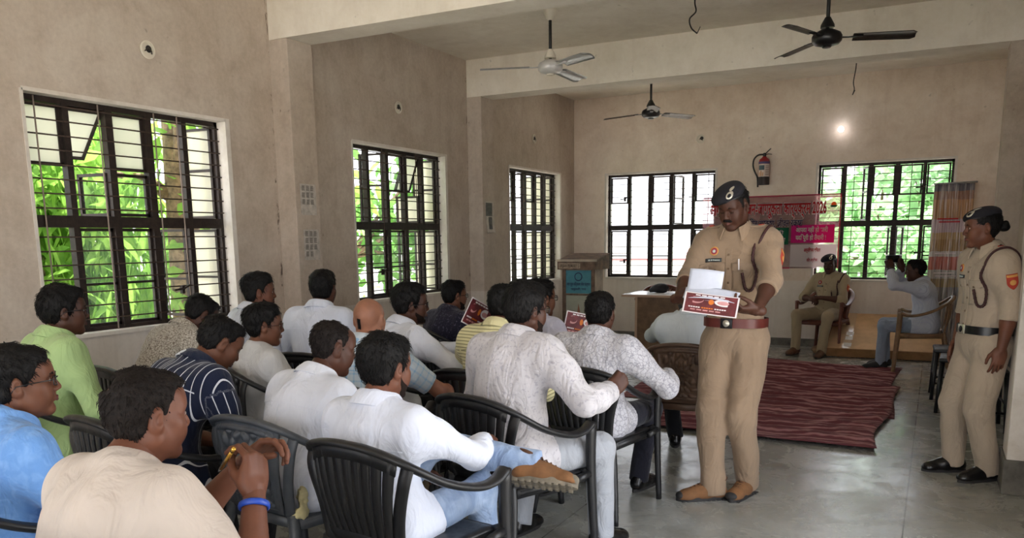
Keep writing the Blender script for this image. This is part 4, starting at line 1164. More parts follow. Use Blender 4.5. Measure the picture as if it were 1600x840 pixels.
b = MB(); b.grid(lambda u, v: V(.002 + .05 * max(0, .5 - v) ** 1.5 * (1 - u * .3), (u - .5) * .20 + .02 * (1 - v), (v - .5) * .36), 8, 10, .002); b.build('sheet', simple('calendar_paper', (196, 188, 178), .8, var=.1), t)
b = MB(); b.grid(lambda u, v: V(.0055, (u - .5) * .15 - .015, .01 + v * .15), 4, 4, .001); b.grid(lambda u, v: V(.0055 + .05 * max(0, .33 - v * .3) ** 1.5, (u - .5) * .08 + .01, -.14 + v * .14), 4, 4, .001); b.build('picture', simple('calendar_picture', (84, 80, 78), .6, var=.4, nscale=30), t)

# ---------------------------------------------------------------- fire extinguisher
t = empty('fire_extinguisher', (2.735, YB - .085, 2.12)); tag(t, 'red fire extinguisher with black hose and white label hung on the back wall', 'fire extinguisher')
M_RED = simple('red_enamel', (150, 32, 36), .3, var=.1)
b = MB(); b.lathe([(0, .0), (.064, .0), (.070, .012), (.070, .285), (.060, .325), (.032, .345), (.022, .36), (0, .36)], 28); b.build('cylinder', M_RED, t, 'auto')
b = MB(); b.lathe([(.0715, -.002), (.0730, .010), (.0730, .095), (.0715, .1)], 28); b.build('base_band', simple('dark_band', (40, 32, 32), .5), t, 'auto')
b = MB(); b.lathe([(.0705, .265), (.0715, .265), (.0715, .292), (.0705, .292)], 28); b.build('blue_band', simple('blue_band', (66, 58, 110), .5), t)
def cyl_patch(a0, a1, z0, z1, r): 
    b = MB(); b.grid(lambda u, v: V(r * math.sin(a0 + (a1 - a0) * u), -r * math.cos(a0 + (a1 - a0) * u), z0 + (z1 - z0) * v), 10, 2, .0008); return b
lb = cyl_patch(-1.0, 1.35, .10, .262, .0712).build('label', simple('white_label', (214, 200, 190), .5), t)
cyl_patch(-.85, .25, .185, .245, .0722).build('label_print', simple('dark_teal_print', (62, 84, 92), .5), lb)
for i in range(6): cyl_patch(.40, 1.2, .12 + i * .022, .128 + i * .022, .0722).build('label_line', simple('label_ink', (120, 106, 104), .6) if i == 0 else bpy.data.materials['label_ink'], lb)
for i, a in enumerate((-.75, -.45, -.1)): cyl_patch(a, a + .18, .108, .155 + .02 * (i == 1), .0722).build('label_figure', simple('label_figure_ink', (196, 140, 90), .5) if i == 0 else bpy.data.materials['label_figure_ink'], lb)
b = MB(); b.lathe([(.018, .355), (.022, .37), (.022, .395), (.012, .405), (0, .405)], 14); b.tube([V(0, 0, .385), V(.03, -.01, .41), V(.08, -.015, .455)], .009, 8, flat=(1.4, .6)); b.tube([V(.01, 0, .378), V(.05, -.01, .388), V(.095, -.012, .380)], .008, 8, flat=(1.4, .6)); b.build('valve_handle', M_BLK, t, 'auto')
b = MB(); b.tube(catmull([(-.015, -.01, .385), (-.08, -.01, .380), (-.130, -.01, .33), (-.140, -.01, .25), (-.115, -.012, .17), (-.080, -.015, .10), (-.070, -.02, .02), (-.068, -.02, -.03)], 6), .0105, 8); b.build('hose', M_BLK, t, True)
b = MB(); b.bbox((-.02, .066, .20), (.02, .085, .34), .003); b.build('wall_bracket', M_STEEL, t)

# ---------------------------------------------------------------- the printed banner on the back wall and across the window
def translucent(name, base, rough=.5, amt=.5):
    M = Mat(name, base, rough, spec=.2); t_ = M.n('ShaderNodeBsdfTranslucent'); t_.inputs[0].default_value = srgb(base)
    m = M.n('ShaderNodeMixShader'); m.inputs[0].default_value = amt; M.l(M.b.outputs[0], m.inputs[1]); M.l(t_.outputs[0], m.inputs[2]); M.l(m.outputs[0], M.out.inputs[0]); return M
BX0, BX1, BZ0, BZ1 = 1.93, 3.70, 1.03, 1.975; BY = YB - .022
M = translucent('banner_vinyl', (186, 116, 122), .5, .7)
c = M.co(); X = M.xyz(c)
g1 = M.ramp(X[2], [(0, (196, 176, 180)), (.33, (170, 146, 154)), (.5, (128, 84, 96)), (.74, (156, 92, 102)), (.88, (196, 136, 142)), (1, (190, 110, 118))])
g1.node.color_ramp.elements[0].position = 0
n1 = M.ramp(M.noise(2.6, 4, .6, 1.0), [(.35, (120, 52, 62)), (.62, (206, 176, 176))])
colr = M.mix(.45, g1, n1)
M.l(colr, M.b.inputs['Base Color']); M.l(colr, [n_ for n_ in M.nt.nodes if n_.type == 'BSDF_TRANSLUCENT'][0].inputs[0])
ban = empty('wall_banner', ((BX0 + BX1) / 2, BY, BZ0)); tag(ban, 'printed maroon and pink vinyl banner with red Hindi heading on the back wall', 'banner')
mp = [n_ for n_ in M.nt.nodes if n_.type == 'MAPPING'][0]; mp.inputs['Scale'].default_value = (1, 1, 1 / (BZ1 - BZ0))
W2 = BX1 - BX0; H2 = BZ1 - BZ0
tr_ = M.n('ShaderNodeBsdfTransparent'); mx_ = M.n('ShaderNodeMixShader'); mx_.inputs[0].default_value = .40; M.l(M.out.inputs[0].links[0].from_socket, mx_.inputs[1]); M.l(tr_.outputs[0], mx_.inputs[2]); M.l(mx_.outputs[0], M.out.inputs[0])
b = MB(); b.grid(lambda u, v: V((u - .5) * W2, .006 * math.sin(u * 9) * math.sin(v * 5), v * H2), 30, 16, 0); b.build('vinyl_sheet', M.m, ban, True)
def trans_mat(nm, c, amt=.5): return translucent(nm, c, .5, amt).m
MT_RED = trans_mat('banner_red_ink', (200, 34, 44)); MT_WHT = trans_mat('banner_white_ink', (236, 226, 226)); MT_NAVY = trans_mat('banner_navy_ink', (38, 28, 72)); MT_GRN = trans_mat('banner_green_ink', (20, 110, 74)); MT_PNK = trans_mat('banner_magenta_ink', (226, 30, 140)); MT_ORG = trans_mat('banner_orange_ink', (232, 130, 60)); MT_EDGE = trans_mat('banner_pink_hem', (196, 60, 96))
def text_mesh(s, size, bold=0.0, ext=0.0):
    cu = bpy.data.curves.new('lettering', 'FONT'); cu.body = s; cu.size = size; cu.offset = bold; cu.resolution_u = 3; cu.extrude = ext
    o = bpy.data.objects.new('lettering', cu); COL.objects.link(o); bpy.context.view_layer.update()
    me = bpy.data.meshes.new_from_object(o.evaluated_get(bpy.context.evaluated_depsgraph_get())); me = me
    v = np.array([tuple(p.co) for p in me.vertices]); f = [list(p.vertices) for p in me.polygons]
    bpy.data.objects.remove(o); bpy.data.curves.remove(cu); bpy.data.meshes.remove(me); return v, f
def lettering(name, s, h, x0, x1, z, y, mat, parent, bold=0.0, align='fit', R=None):
    """flat letters standing in the XZ plane, from x0 to x1, baseline z"""
    v, f = text_mesh(s, 1.0, bold / max(h, 1e-3), .002 / max(h, 1e-3))
    if not len(v): return None
    lo, hi = v.min(0), v.max(0); sx_ = (x1 - x0) / (hi[0] - lo[0]) if align == 'fit' else h
    p = np.stack([x0 + (v[:, 0] - lo[0]) * sx_, y - v[:, 2] * h * .4, z + v[:, 1] * h], 1)
    if R is not None: p = np.array([R(q) for q in p])
    return link(name, p, f, mat, parent, False)
L = W2 / 2
for q, (y, mt, bd) in enumerate(((-.010, MT_WHT, .010), (-.013, MT_RED, .003))):
    lettering('heading_outline' if q == 0 else 'heading_lettering', 'अिग्नशमन एवं जन-जागरूकता कार्यक्रम 2026', .205, -L + .10, L - .17, H2 - .235, y, mt, ban, bd * 1.5)
for q, (y, mt, bd) in enumerate(((-.010, MT_WHT, .006), (-.013, MT_NAVY, .002))):
    lettering('slogan_outline' if q == 0 else 'slogan_lettering', 'अिग्न सुरक्षा, जीवन रक्षा', .125, -.30, .43, H2 - .40, y, mt, ban, bd)
def panel(name, x0, x1, z0, z1, y, mat): b = MB(); b.bbox((x0, y, z0), (x1, y + .003, z1), .0015); return b.build(name, mat, ban)
p1 = panel('green_panel', -.60, .26, .31, .53, -.012, MT_GRN); p2 = panel('magenta_panel', .29, L - .06, .33, .56, -.012, MT_PNK)
lettering('panel_lettering', 'अग्नि से बचाव ही', .062, -.52, .20, .445, -.0155, MT_WHT, p1); lettering('panel_lettering', 'सबसे बड़ी सुरक्षा है!', .062, -.50, .22, .355, -.0155, MT_WHT, p1)
lettering('panel_lettering', 'आपदा नहीं हो भारी', .082, .35, L - .14, .470, -.0155, MT_WHT, p2, .002); lettering('panel_lettering', 'यदि पूरी हो तैयारी !', .082, .35, L - .16, .370, -.0155, MT_WHT, p2, .002)
p3 = panel('white_panel', .29, L - .02, .02, .31, -.011, MT_WHT)
lettering('panel_lettering', 'अग्निशमन विभाग', .062, .46, L - .22, .215, -.0145, MT_RED, p3, .002); lettering('panel_lettering', 'जिला अग्निशमन', .055, .50, L - .25, .09, -.0145, MT_RED, p3, .001)
b = MB(); b.bbox((-L, -.006, H2 - .012), (L, -.001, H2 + .004), .002); b.bbox((L - .012, -.006, 0), (L + .004, -.001, H2), .002); b.bbox((-L, -.006, -.004), (.29, -.001, .012), .002); b.build('hem', MT_EDGE, ban)
b = MB(); b.lathe([(0, 0), (.032, 0), (.032, .003), (0, .003)], 16, c=(L - .085, -.011, H2 - .13), R=np.array(RY)); e_ = b.build('emblem', MT_ORG, ban)
b = MB(); b.prism([(-.045, -.012), (.045, -.012), (.03, -.035), (-.03, -.035)], (np.array(RY), V(L - .085, -.012, H2 - .13)), .003); b.build('emblem_base', MT_GRN, e_)
# ---------------------------------------------------------------- podium
M_PODW = simple('chipped_cream_board', (188, 176, 158), .6, var=.15, nscale=6); M_PODB = simple('dark_worn_laminate', (112, 90, 74), .55, var=.35, nscale=12); M_TEAL = simple('teal_poster', (74, 140, 156), .5, var=.12, nscale=9); M_TEALINK = simple('dark_blue_lettering', (40, 56, 92), .6)
pd = empty('speaker_podium', PODIUM[0], -RAD(PODIUM[1])); tag(pd, 'wooden speaker podium with teal poster and slanted dark top near the far corner', 'podium')
b = MB(); b.bbox((-.19, -.15, 0), (.19, .15, 1.10), .006); b.build('body', M_PODW, pd)
b = MB(); b.prism([(-.215, 1.085), (.185, 1.085), (.185, 1.275), (-.215, 1.195)], (np.array([[0, 0, 1.0], [1, 0, 0], [0, 1, 0]]), V(-.255, 0, 0)), .51); tp = b.build('slanted_top', M_PODB, pd)
b = MB(); b.bbox((-.262, -.226, 1.180), (.262, -.200, 1.208), .004); b.build('edge_lip', M_PODW, tp)
b = MB(); b.box((-.235, -.221, 1.10), (.05, -.2155, 1.165)); tb = b.build('worn_lettering_strip', simple('pale_worn_strip', (176, 158, 138), .8, var=.2, nscale=40), tp)
lettering('strip_lettering', 'URBAN PRIMARY S', .055, -.225, .03, 1.112, -.2225, simple('strip_ink', (98, 84, 74), .8), tb, .001)
for s in (-1, 1):
    b = MB(); b.bbox((s * .19 - .022, -.168, .02), (s * .19 + .022, -.148, 1.09), .004); b.build('front_post', M_PODB, pd)
b = MB(); b.box((-.165, -.160, .80), (.165, -.152, 1.075)); po = b.build('poster', M_TEAL, pd)
b = MB(); b.lathe([(0, 0), (.052, 0), (.052, .003), (0, .003)], 20, c=(0, -.160, 1.00), R=np.array(RY)); em = b.build('emblem', M_TEALINK, po)
b = MB(); b.lathe([(.030, 0), (.040, 0), (.040, .002), (.030, .002)], 20, c=(0, -.1635, 1.00), R=np.array(RY)); b.prism([(-.012, -.026), (.014, -.018), (.004, 0), (.014, .022), (-.012, .026), (-.004, .004)], (np.array(RY), V(0, -.1635, 1.00)), .002); b.build('emblem_mark', M_TEAL, em)
lettering('poster_lettering', 'नगर पूर्व विद्यालय सेवा संस्थान', .048, -.155, .155, .895, -.1615, M_TEALINK, po, .001)
lettering('poster_lettering', 'सामुदायिक भवन', .034, -.10, .10, .840, -.1615, M_TEALINK, po, .001)
b = MB(); b.bbox((-.175, -.166, .775), (.175, -.150, .797), .003); b.build('cross_rail', M_PODB, pd)
b = MB(); b.box((-.165, -.158, .04), (.165, -.151, .775)); lp = b.build('lower_panel', simple('pale_green_poster', (170, 172, 156), .6, var=.1, nscale=5), pd)
b = MB(); b.prism([(0, .70), (.022, .60), (.03, .52), (.075, .40), (.05, .40), (.02, .45), (0, .60), (-.02, .46), (-.05, .40), (-.11, .36), (-.09, .39), (-.05, .44), (-.022, .54)], (np.array(RY), V(0, -.158, -.02)), .002); b.build('figure_print', simple('rust_print', (150, 104, 84), .7), lp)
lettering('panel_lettering', 'स्वागत', .11, -.10, .10, .22, -.160, simple('maroon_lettering', (140, 56, 60), .7), lp, .004)

# ---------------------------------------------------------------- table with its things
M_LAM = simple('white_table_laminate', (226, 222, 220), .25, var=.03); M_TW = simple('brown_table_panel', (118, 92, 68), .45, var=.18, nscale=14); M_EDG = simple('pale_wood_edging', (190, 160, 136), .5)
tb = empty('office_table', TABLE); tag(tb, 'brown office table with white top below the back window', 'table')
b = MB(); b.bbox((0, 0, .725), (1.20, .72, .755), .006); b.build('table_top', M_LAM, tb)
b = MB(); b.bbox((-.004, -.006, .722), (1.204, .004, .750), .003); b.bbox((-.006, -.004, .722), (.004, .724, .750), .003); b.build('edge_band', M_EDG, tb)
b = MB(); b.bbox((.18, .04, .02), (1.15, .06, .724), .003); b.build('front_panel', M_TW, tb)
for x in (.165, 1.15): b = MB(); b.bbox((x, .03, 0), (x + .03, .68, .724), .003); b.build('side_panel', M_EDG if x < .5 else M_TW, tb)
b = MB(); f = Field(); f.ell((0, 0, .055), (.125, .085, .055), k=.02); f.ell((.02, 0, .085), (.08, .06, .035), k=.02); f.cone((-.10, -.04, .03), (.10, -.05, .03), .022, .018, k=.02); f.cut((0, 0, -1), (0, 0, .004))
P_, Q_ = f.mesh(.009, folds(.008, 4, 40)); tag(link('cloth_cap', P_, Q_, simple('black_cap_cloth', (24, 23, 27), .7), None, True, (TABLE[0] + .36, TABLE[1] + .42, .751)), 'crumpled black cloth cap lying on the white table top', 'cap')
M_BLUEP = simple('printed_paper', (206, 210, 218), .7, var=.08, nscale=40)
for (x, y, a, lab) in ((.62, .30, .2, 'loose white sheet on the table top beside the black cap'), (.82, .50, -.3, 'loose white sheet at the far side of the table top')):
    b = MB(); b.grid(lambda u, v: V((u - .5) * .30, (v - .5) * .21, .0025 + .004 * max(0, u - .8)), 6, 4, .001); tag(b.build('paper_sheet', M_BLUEP, None, False, (TABLE[0] + x, TABLE[1] + y, .755), a), lab, 'paper')
place_chair('tan', 'plastic_chair', 'red-brown plastic armchair standing behind the office table', P_RED, 'slat', (TABLE[0] + .18, TABLE[1] + 1.02, 0), 170)

# ---------------------------------------------------------------- carton slab, rugs, standee, row of black chairs
M_CARD = simple('brown_cardboard', (204, 168, 128), .8, var=.10, nscale=5, bump=.1, bscale=40); M_CARD2 = simple('cardboard_edge', (160, 120, 82), .85, var=.12, nscale=12)
CX0, CX1 = 3.72, 4.98
cs = empty('flat_carton', (CX0, 10.42, 0)); tag(cs, 'long flat brown cardboard carton leaning on the back wall', 'carton')
aa = math.atan2(.36, .92); RC = rotx(aa)
def cbox(lo, hi, bv, name, mat, par=cs):
    b = MB(); b.bbox(lo, hi, bv); b.v = [tuple(RC @ np.array(p) + V(0, .045, .012)) for p in b.v]; return b.build(name, mat, par)
main = cbox((0, 0, 0), (CX1 - CX0, .95, .115), .006, 'carton_body', M_CARD)
cbox((-.012, .02, .004), (.003, .93, .108), .004, 'end_flap', M_CARD2); cbox((0.0, -.006, .002), (CX1 - CX0, .001, .112), .002, 'front_flap', M_CARD2)
M_TAPE = Mat('clear_packing_tape', (206, 178, 146), .15).m; M_LABEL = simple('white_shipping_label', (226, 222, 216), .5, var=.08, nscale=60)
cbox((.17, .0, .1135), (.26, .95, .1165), .001, 'packing_tape', M_TAPE); 
for y0 in (.05, .22, .34): cbox((.185, y0, .1160), (.27, y0 + .09, .1178), .0005, 'shipping_label', M_LABEL)
f = Field(); f.ell((-.09, .05, .05), (.10, .12, .05), k=.03); f.cone((-.16, .12, .05), (-.02, -.02, .09), .03, .03, k=.03); f.cut((0, 0, -1), (0, 0, .003))
P_, Q_ = f.mesh(.014, folds(.018, 12, 40)); tag(link('crumpled_paper', P_, Q_, simple('crumpled_brown_paper', (150, 122, 94), .85, var=.2, nscale=20), None, True, (CX0 - .02, 10.64, 0)), 'crumpled brown wrapping paper on the floor at the carton end', 'paper')

def rug(name, x0, x1, y0, y1, seed, zb, label, skew=0.0):
    rs = np.random.RandomState(seed); nx, ny = 90, 210; vs = []
    U, Vv = np.meshgrid(np.linspace(0, 1, nx + 1), np.linspace(0, 1, ny + 1), indexing='ij')
    x = x0 + (x1 - x0) * U; y = y0 + (y1 - y0) * Vv
    P = np.stack([x.ravel(), y.ravel(), np.zeros(x.size)], -1)
    warp = (.10 * wob(P, 2.0, seed) + .03 * wob(P, 6, seed + 1)).reshape(x.shape)
    ph = (y + warp)
    amp = .5 + .5 * wob(P, 1.6, seed + 2).reshape(x.shape)
    r = lambda f_, o_: 1 - np.abs(np.sin(ph * f_ + o_))
    z = zb + .034 * np.clip(amp, 0.08, 1.2) * r(13, 0) ** 2.4 + .018 * r(29, 1) ** 2 * np.clip(1.1 - amp, .1, 1) + .007 * r(61, 2) + .005 * np.abs(wob(P, 24, seed + 7)).reshape(x.shape)
    edge = np.minimum(np.minimum(U, 1 - U) * (x1 - x0), np.minimum(Vv, 1 - Vv) * (y1 - y0)); z = zb + (z - zb) * np.clip(edge / .05 + .35, 0, 1)
    xe = x + .05 * wob(np.stack([y.ravel() * 3, 0 * y.ravel(), 0 * y.ravel()], -1), 1.2, seed + 4).reshape(x.shape) * (np.abs(U - .5) * 2) ** 3 + skew * (y - y0)
    ye = y + .05 * wob(np.stack([x.ravel() * 2, 0 * x.ravel(), 0 * x.ravel()], -1), 1.4, seed + 5).reshape(x.shape)
    T_ = np.stack([xe.ravel(), ye.ravel(), z.ravel()], -1); B_ = T_.copy(); B_[:, 2] = np.maximum(T_[:, 2] - .006, .0005 if zb < .01 else zb - .004)
    m = ny + 1; A = np.arange((nx + 1) * m).reshape(nx + 1, m); q = np.stack([A[:-1, :-1].ravel(), A[1:, :-1].ravel(), A[1:, 1:].ravel(), A[:-1, 1:].ravel()], -1); k = len(T_)
    rim = list(A[:, 0]) + list(A[-1, 1:]) + list(A[-2::-1, -1]) + list(A[0, -2:0:-1])
    F_ = q.tolist() + (q[:, ::-1] + k).tolist() + [[int(rim[(i + 1) % len(rim)]), int(rim[i]), int(rim[i]) + k, int(rim[(i + 1) % len(rim)]) + k] for i in range(len(rim))]
    M = Mat('maroon_cotton_rug_%d' % seed, (118, 62, 66), .95, spec=.05, sheen=.1)
    Y = M.xyz()[1]; w_ = M.math('ADD', Y, M.math('MULTIPLY', M.noise(2.5, 3), .12))
    s1 = M.math('SINE', M.math('MULTIPLY', w_, 118)); col = M.ramp(s1, [(.0, (112, 62, 68)), (.55, (148, 96, 100)), (.9, (176, 130, 130))])
    col = M.mix(M.ramp(M.noise(3, 4), [(.4, BW(0)), (.7, BW(.4))]), col, (112, 60, 62))
    bx = M.xyz()[0]; M.base(col); M.bump(M.noise(130, 3), .3, .004)
    o = link(name, np.concatenate([T_, B_]), F_, M.m, None, True); tag(o, label, 'rug'); return o
rug('cotton_rug', 2.25, 4.58, 7.05, 9.85, 21, .004, 'crumpled maroon striped rug at the back, partly under the front rug', .0)
rug('cotton_rug', 2.55, 4.54, 5.90, 8.45, 35, .030, 'crumpled maroon striped rug lying in front, nearest the standing officer', .01)

# plastic wrapped roll-up stand by the right corner
M = Mat('wrapped_standee_print', (180, 130, 90), .22, spec=.6); X = M.xyz()
zz = M.math('ADD', X[2], M.math('MULTIPLY', M.noise(8, 3), .03))
col = M.ramp(M.math('MULTIPLY', zz, .5), [(.0, (120, 112, 108)), (.42, (150, 124, 70)), (.47, (196, 190, 182)), (.52, (186, 84, 62)), (.60, (206, 196, 186)), (.63, (168, 128, 62)), (.70, (186, 150, 90)), (.74, (196, 170, 176)), (.82, (190, 140, 88)), (.93, (152, 108, 82)), (.98, (92, 90, 102))], 'CONSTANT')
stre = M.ramp(M.noise(1, 3, .6, .4, M.co((38, 38, 1.2))), [(.50, BW(.1)), (.66, BW(.85))])  # white streaks: gloss of the plastic wrap put into the colour
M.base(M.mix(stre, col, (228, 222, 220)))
sd = empty('rollup_stand', (4.97, 10.98, 0), RAD(6)); tag(sd, 'tall plastic-wrapped roll-up display stand by the right end of the back window', 'display stand')
lean = .10
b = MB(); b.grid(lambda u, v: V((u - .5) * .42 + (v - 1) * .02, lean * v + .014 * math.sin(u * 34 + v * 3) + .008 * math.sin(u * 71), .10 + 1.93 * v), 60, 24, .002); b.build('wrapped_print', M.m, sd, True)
b = MB(); b.tube([V(-.22, lean, 2.032), V(.235, lean, 2.045)], .010, 8); b.build('top_rail', M_ALU, sd, True)
b = MB(); b.bbox((-.24, -.06, 0), (.24, .06, .10), .01); b.build('base_case', M_ALU, sd)
def line_block(z0, n_, c_):
    b = MB()
    for i in range(n_):
        b.grid(lambda u, v: V(-.16 + .22 * u + .02 * i, lean * (z0 - .1) / 1.93 - .026 + .0, z0 - i * .035 + .014 * v), 6, 1, .001)
    b.build('print_lines', c_, sd)
line_block(1.22, 1, MT_WHT); line_block(.99, 2, MT_WHT); line_block(1.62, 2, MT_RED)
def stool(loc, rz, label):
    t = empty('black_side_chair', loc, rz); tag(t, label, 'chair')
    b = MB(); b.bbox((-.19, -.19, .42), (.19, .19, .455), .012); b.build('seat', P_BLACK, t, 'auto')
    b = MB(); b.grid(lambda u, v: V((u - .5) * .38, -.185 - .05 * v - .02 * math.sin(math.pi * u), .47 + .40 * v), 10, 8, .02); b.build('backrest', P_BLACK, t, True)
    for s in (-1, 1):
        for q in (-1, 1):
            b = MB(); b.tube([V(s * .165, q * .165, .43), V(s * .185, q * .185, 0)], [.019, .015], 8); b.build('leg', P_BLACK, t, True)
        b = MB(); b.tube([V(s * .178, -.178, .15), V(s * .178, .178, .15)], .009, 8); b.build('stretcher', P_BLACK, t, True)
    for q in (-1, 1): b = MB(); b.tube([V(-.175, q * .175, .21), V(.175, q * .175, .21)], .009, 8); b.build('stretcher', P_BLACK, t, True)
    return t
stool((5.05, 8.22, 0), RAD(92), 'black armless chair by the right wall, farthest of the three behind the policewoman')
stool((5.10, 7.62, 0), RAD(88), 'black armless chair by the right wall, middle one of the three behind the policewoman')
stool((5.17, 7.00, 0), RAD(94), 'black armless chair by the right wall, nearest of the three behind the policewoman')
t = empty('plastic_stool', (.42, 9.28, 0), .3); tag(t, 'small black plastic stool between the left wall and the podium', 'stool')
b = MB(); b.bbox((-.15, -.15, .58), (.15, .15, .61), .012); b.build('seat', P_BLACK, t, 'auto')
for s in (-1, 1):
    for q in (-1, 1): b = MB(); b.tube([V(s * .125, q * .125, .59), V(s * .16, q * .16, 0)], [.022, .016], 8); b.build('leg', P_BLACK, t, True)
for zq in (.22, .40):
    b = MB(); r_ = .125 + .035 * (1 - zq / .59)
    for i in range(4):
        c4 = [V(-r_, -r_, zq), V(r_, -r_, zq), V(r_, r_, zq), V(-r_, r_, zq)]; b.tube([c4[i], c4[(i + 1) % 4]], .010, 8)
    b.build('stretcher', P_BLACK, t, True)
# door on the right wall, with its bolt
b = MB(); b.bbox((XR - .030, 5.75, .02), (XR - .002, 6.75, 2.15), .004); d_ = st(b.build('door_1', simple('cream_door_paint', (214, 208, 200), .5, var=.06, nscale=4)))
b = MB(); b.bbox((XR - .042, 6.60, 1.25), (XR - .026, 6.63, 1.48), .003); b.tube([V(XR - .048, 6.615, 1.28), V(XR - .048, 6.615, 1.46)], .007, 8); b.build('bolt', M_STEEL, d_)
b = MB(); b.bbox((XR - .05, 6.75, 0), (XR - .001, 6.82, 2.22), .004); b.bbox((XR - .05, 5.68, 0), (XR - .001, 5.75, 2.22), .004); b.bbox((XR - .05, 5.68, 2.15), (XR - .001, 6.82, 2.22), .004); b.build('door_frame', M_REV, d_)
# ================================================================== what stands outside the windows
M_LEAF = None
def leaf_mat(name, a, b_):
    M = Mat(name, a, .45, spec=.3); col = M.ramp(M.noise(3.5, 4), [(.3, a), (.7, b_)]); M.base(col)
    t = M.n('ShaderNodeBsdfTranslucent'); M.l(col, t.inputs[0]); m = M.n('ShaderNodeMixShader'); m.inputs[0].default_value = .5
    M.l(M.b.outputs[0], m.inputs[1]); M.l(t.outputs[0], m.inputs[2]); M.l(m.outputs[0], M.out.inputs[0]); return M.m
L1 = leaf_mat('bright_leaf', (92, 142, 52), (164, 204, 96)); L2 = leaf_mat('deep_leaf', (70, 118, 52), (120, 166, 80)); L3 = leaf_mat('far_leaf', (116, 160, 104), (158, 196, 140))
BARK = simple('mottled_bark', (118, 98, 78), .9, var=.45, nscale=14, bump=.6, bscale=24)
def leaves(centers, n, ln, wd, droop, seed, spread):
    rs = np.random.RandomState(seed); N = n * len(centers)
    C_ = np.repeat(np.array(centers, float), n, 0); P = C_[:, :3] + rs.normal(size=(N, 3)) * spread * C_[:, 3:4]
    a = rs.rand(N) * 6.283; el = -droop + rs.normal(size=N) * .45
    d = np.stack([np.cos(a) * np.cos(el), np.sin(a) * np.cos(el), np.sin(el)], -1)
    s = np.cross(d, rs.normal(size=(N, 3))); s /= np.linalg.norm(s, axis=1, keepdims=True)
    nn = np.cross(s, d); L_ = ln * (.6 + .8 * rs.rand(N))[:, None]; W_ = wd * (.7 + .6 * rs.rand(N))[:, None]
    g = V(0, 0, -1)
    p0 = P; p1 = P + d * L_ * .35 + s * W_ * .5; p2 = P + d * L_ * .35 - s * W_ * .5; p3 = P + d * L_ * .72 + s * W_ * .38 + g * L_ * .06; p4 = P + d * L_ * .72 - s * W_ * .38 + g * L_ * .06; p5 = P + d * L_ + g * L_ * .16
    v = np.stack([p0, p1, p2, p3, p4, p5], 1).reshape(-1, 3); i = np.arange(N)[:, None] * 6
    f = np.concatenate([i + [[0, 1, 2]]], 0).tolist() + (i + [[1, 3, 4, 2]]).tolist() + (i + [[3, 5, 4]]).tolist()
    return v, f
def tree(loc, h, r, crown, n, ln, wd, droop, seed, mat, label, spread=.33, lean=(0, 0)):
    t = empty('leafy_tree', loc); tag(t, label, 'tree')
    b = MB(); b.tube(catmull([(0, 0, -.3), (lean[0] * .3, lean[1] * .3, h * .35), (lean[0] * .7, lean[1] * .7, h * .7), (lean[0], lean[1], h)], 5), [r * (1.15 - .5 * q / 15) for q in range(16)], 12)
    tk = b.build('trunk', BARK, t, True)
    b = MB()
    for c in crown[:8]: b.tube([V(lean[0] * .7, lean[1] * .7, h * .62), V(c[0] * .5, c[1] * .5, (c[2] + h * .62) / 2 + .1), V(*c[:3])], [r * .45, r * .3, r * .12], 6)
    b.build('branch', BARK, t, True)
    v, f = leaves(crown, n, ln, wd, droop, seed, spread); o = link('foliage', v, f, mat, t, True); o['kind'] = 'stuff'
    return t
rs = np.random.RandomState(5)
# drooping tree beside the near window
cr = [(q[0], q[1], q[2], .8) for q in [(-.2, -.9, 1.0), (-.3, -.3, .7), (.1, .3, 1.3), (-.2, -.7, 2.0), (.0, .4, 2.5), (-.3, -.2, 1.8), (-.2, .9, .9), (.1, -.5, 2.9), (-.4, .8, 2.9), (-.2, 1.3, 1.9), (-.5, -1.4, 1.4), (-.4, -1.6, 2.4), (0, .2, .3), (-.2, -.8, .2), (-.8, .2, 1.6), (-.9, -.6, 2.2), (-.8, .9, 2.2), (-.7, 1.5, .8), (-.8, -.2, .8), (-.9, -1.3, .8), (-.9, 1.6, 2.9), (-.9, 0, 3.0)]]
tree((-3.1, 4.9, -.4), 3.2, .10, cr, 520, .36, .055, .95, 3, L1, 'bright drooping long-leaved tree outside the nearest window', .46)
cr = [(-.3, -.6, 2.5, .7), (.2, .5, 2.9, .7), (-.1, .1, 2.2, .6), (.3, -.2, 3.3, .7), (-.5, .7, 2.0, .6), (.2, .1, 1.5, .5)]
tree((-1.75, 5.75, -.4), 3.6, .17, cr, 60, .22, .105, .35, 9, L1, 'thick mottled trunk with broad leaves at the right side of the nearest window', .42)
cr = [(q[0], q[1], q[2], .8) for q in [(-.2, -.5, 2.2), (.1, .2, 2.6), (-.3, .5, 1.9), (-.1, -.9, 1.6), (.3, -.4, 2.9), (-.4, -.9, 2.6), (-.2, .0, 1.5)]]
tree((-2.6, 8.4, -.4), 3.0, .09, cr, 110, .24, .11, .35, 14, L1, 'broad-leaved tree outside the middle window', .42)
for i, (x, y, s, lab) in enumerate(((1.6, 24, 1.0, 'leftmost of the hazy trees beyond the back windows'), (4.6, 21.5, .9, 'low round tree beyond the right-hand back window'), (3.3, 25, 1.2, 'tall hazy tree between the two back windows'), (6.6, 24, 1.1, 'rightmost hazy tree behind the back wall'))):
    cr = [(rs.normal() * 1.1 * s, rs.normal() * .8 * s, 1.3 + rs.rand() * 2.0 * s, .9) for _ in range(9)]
    tree((x, y, -.4), 2.4, .14, cr, 150, .34, .2, .3, 30 + i, L3, lab, .5)
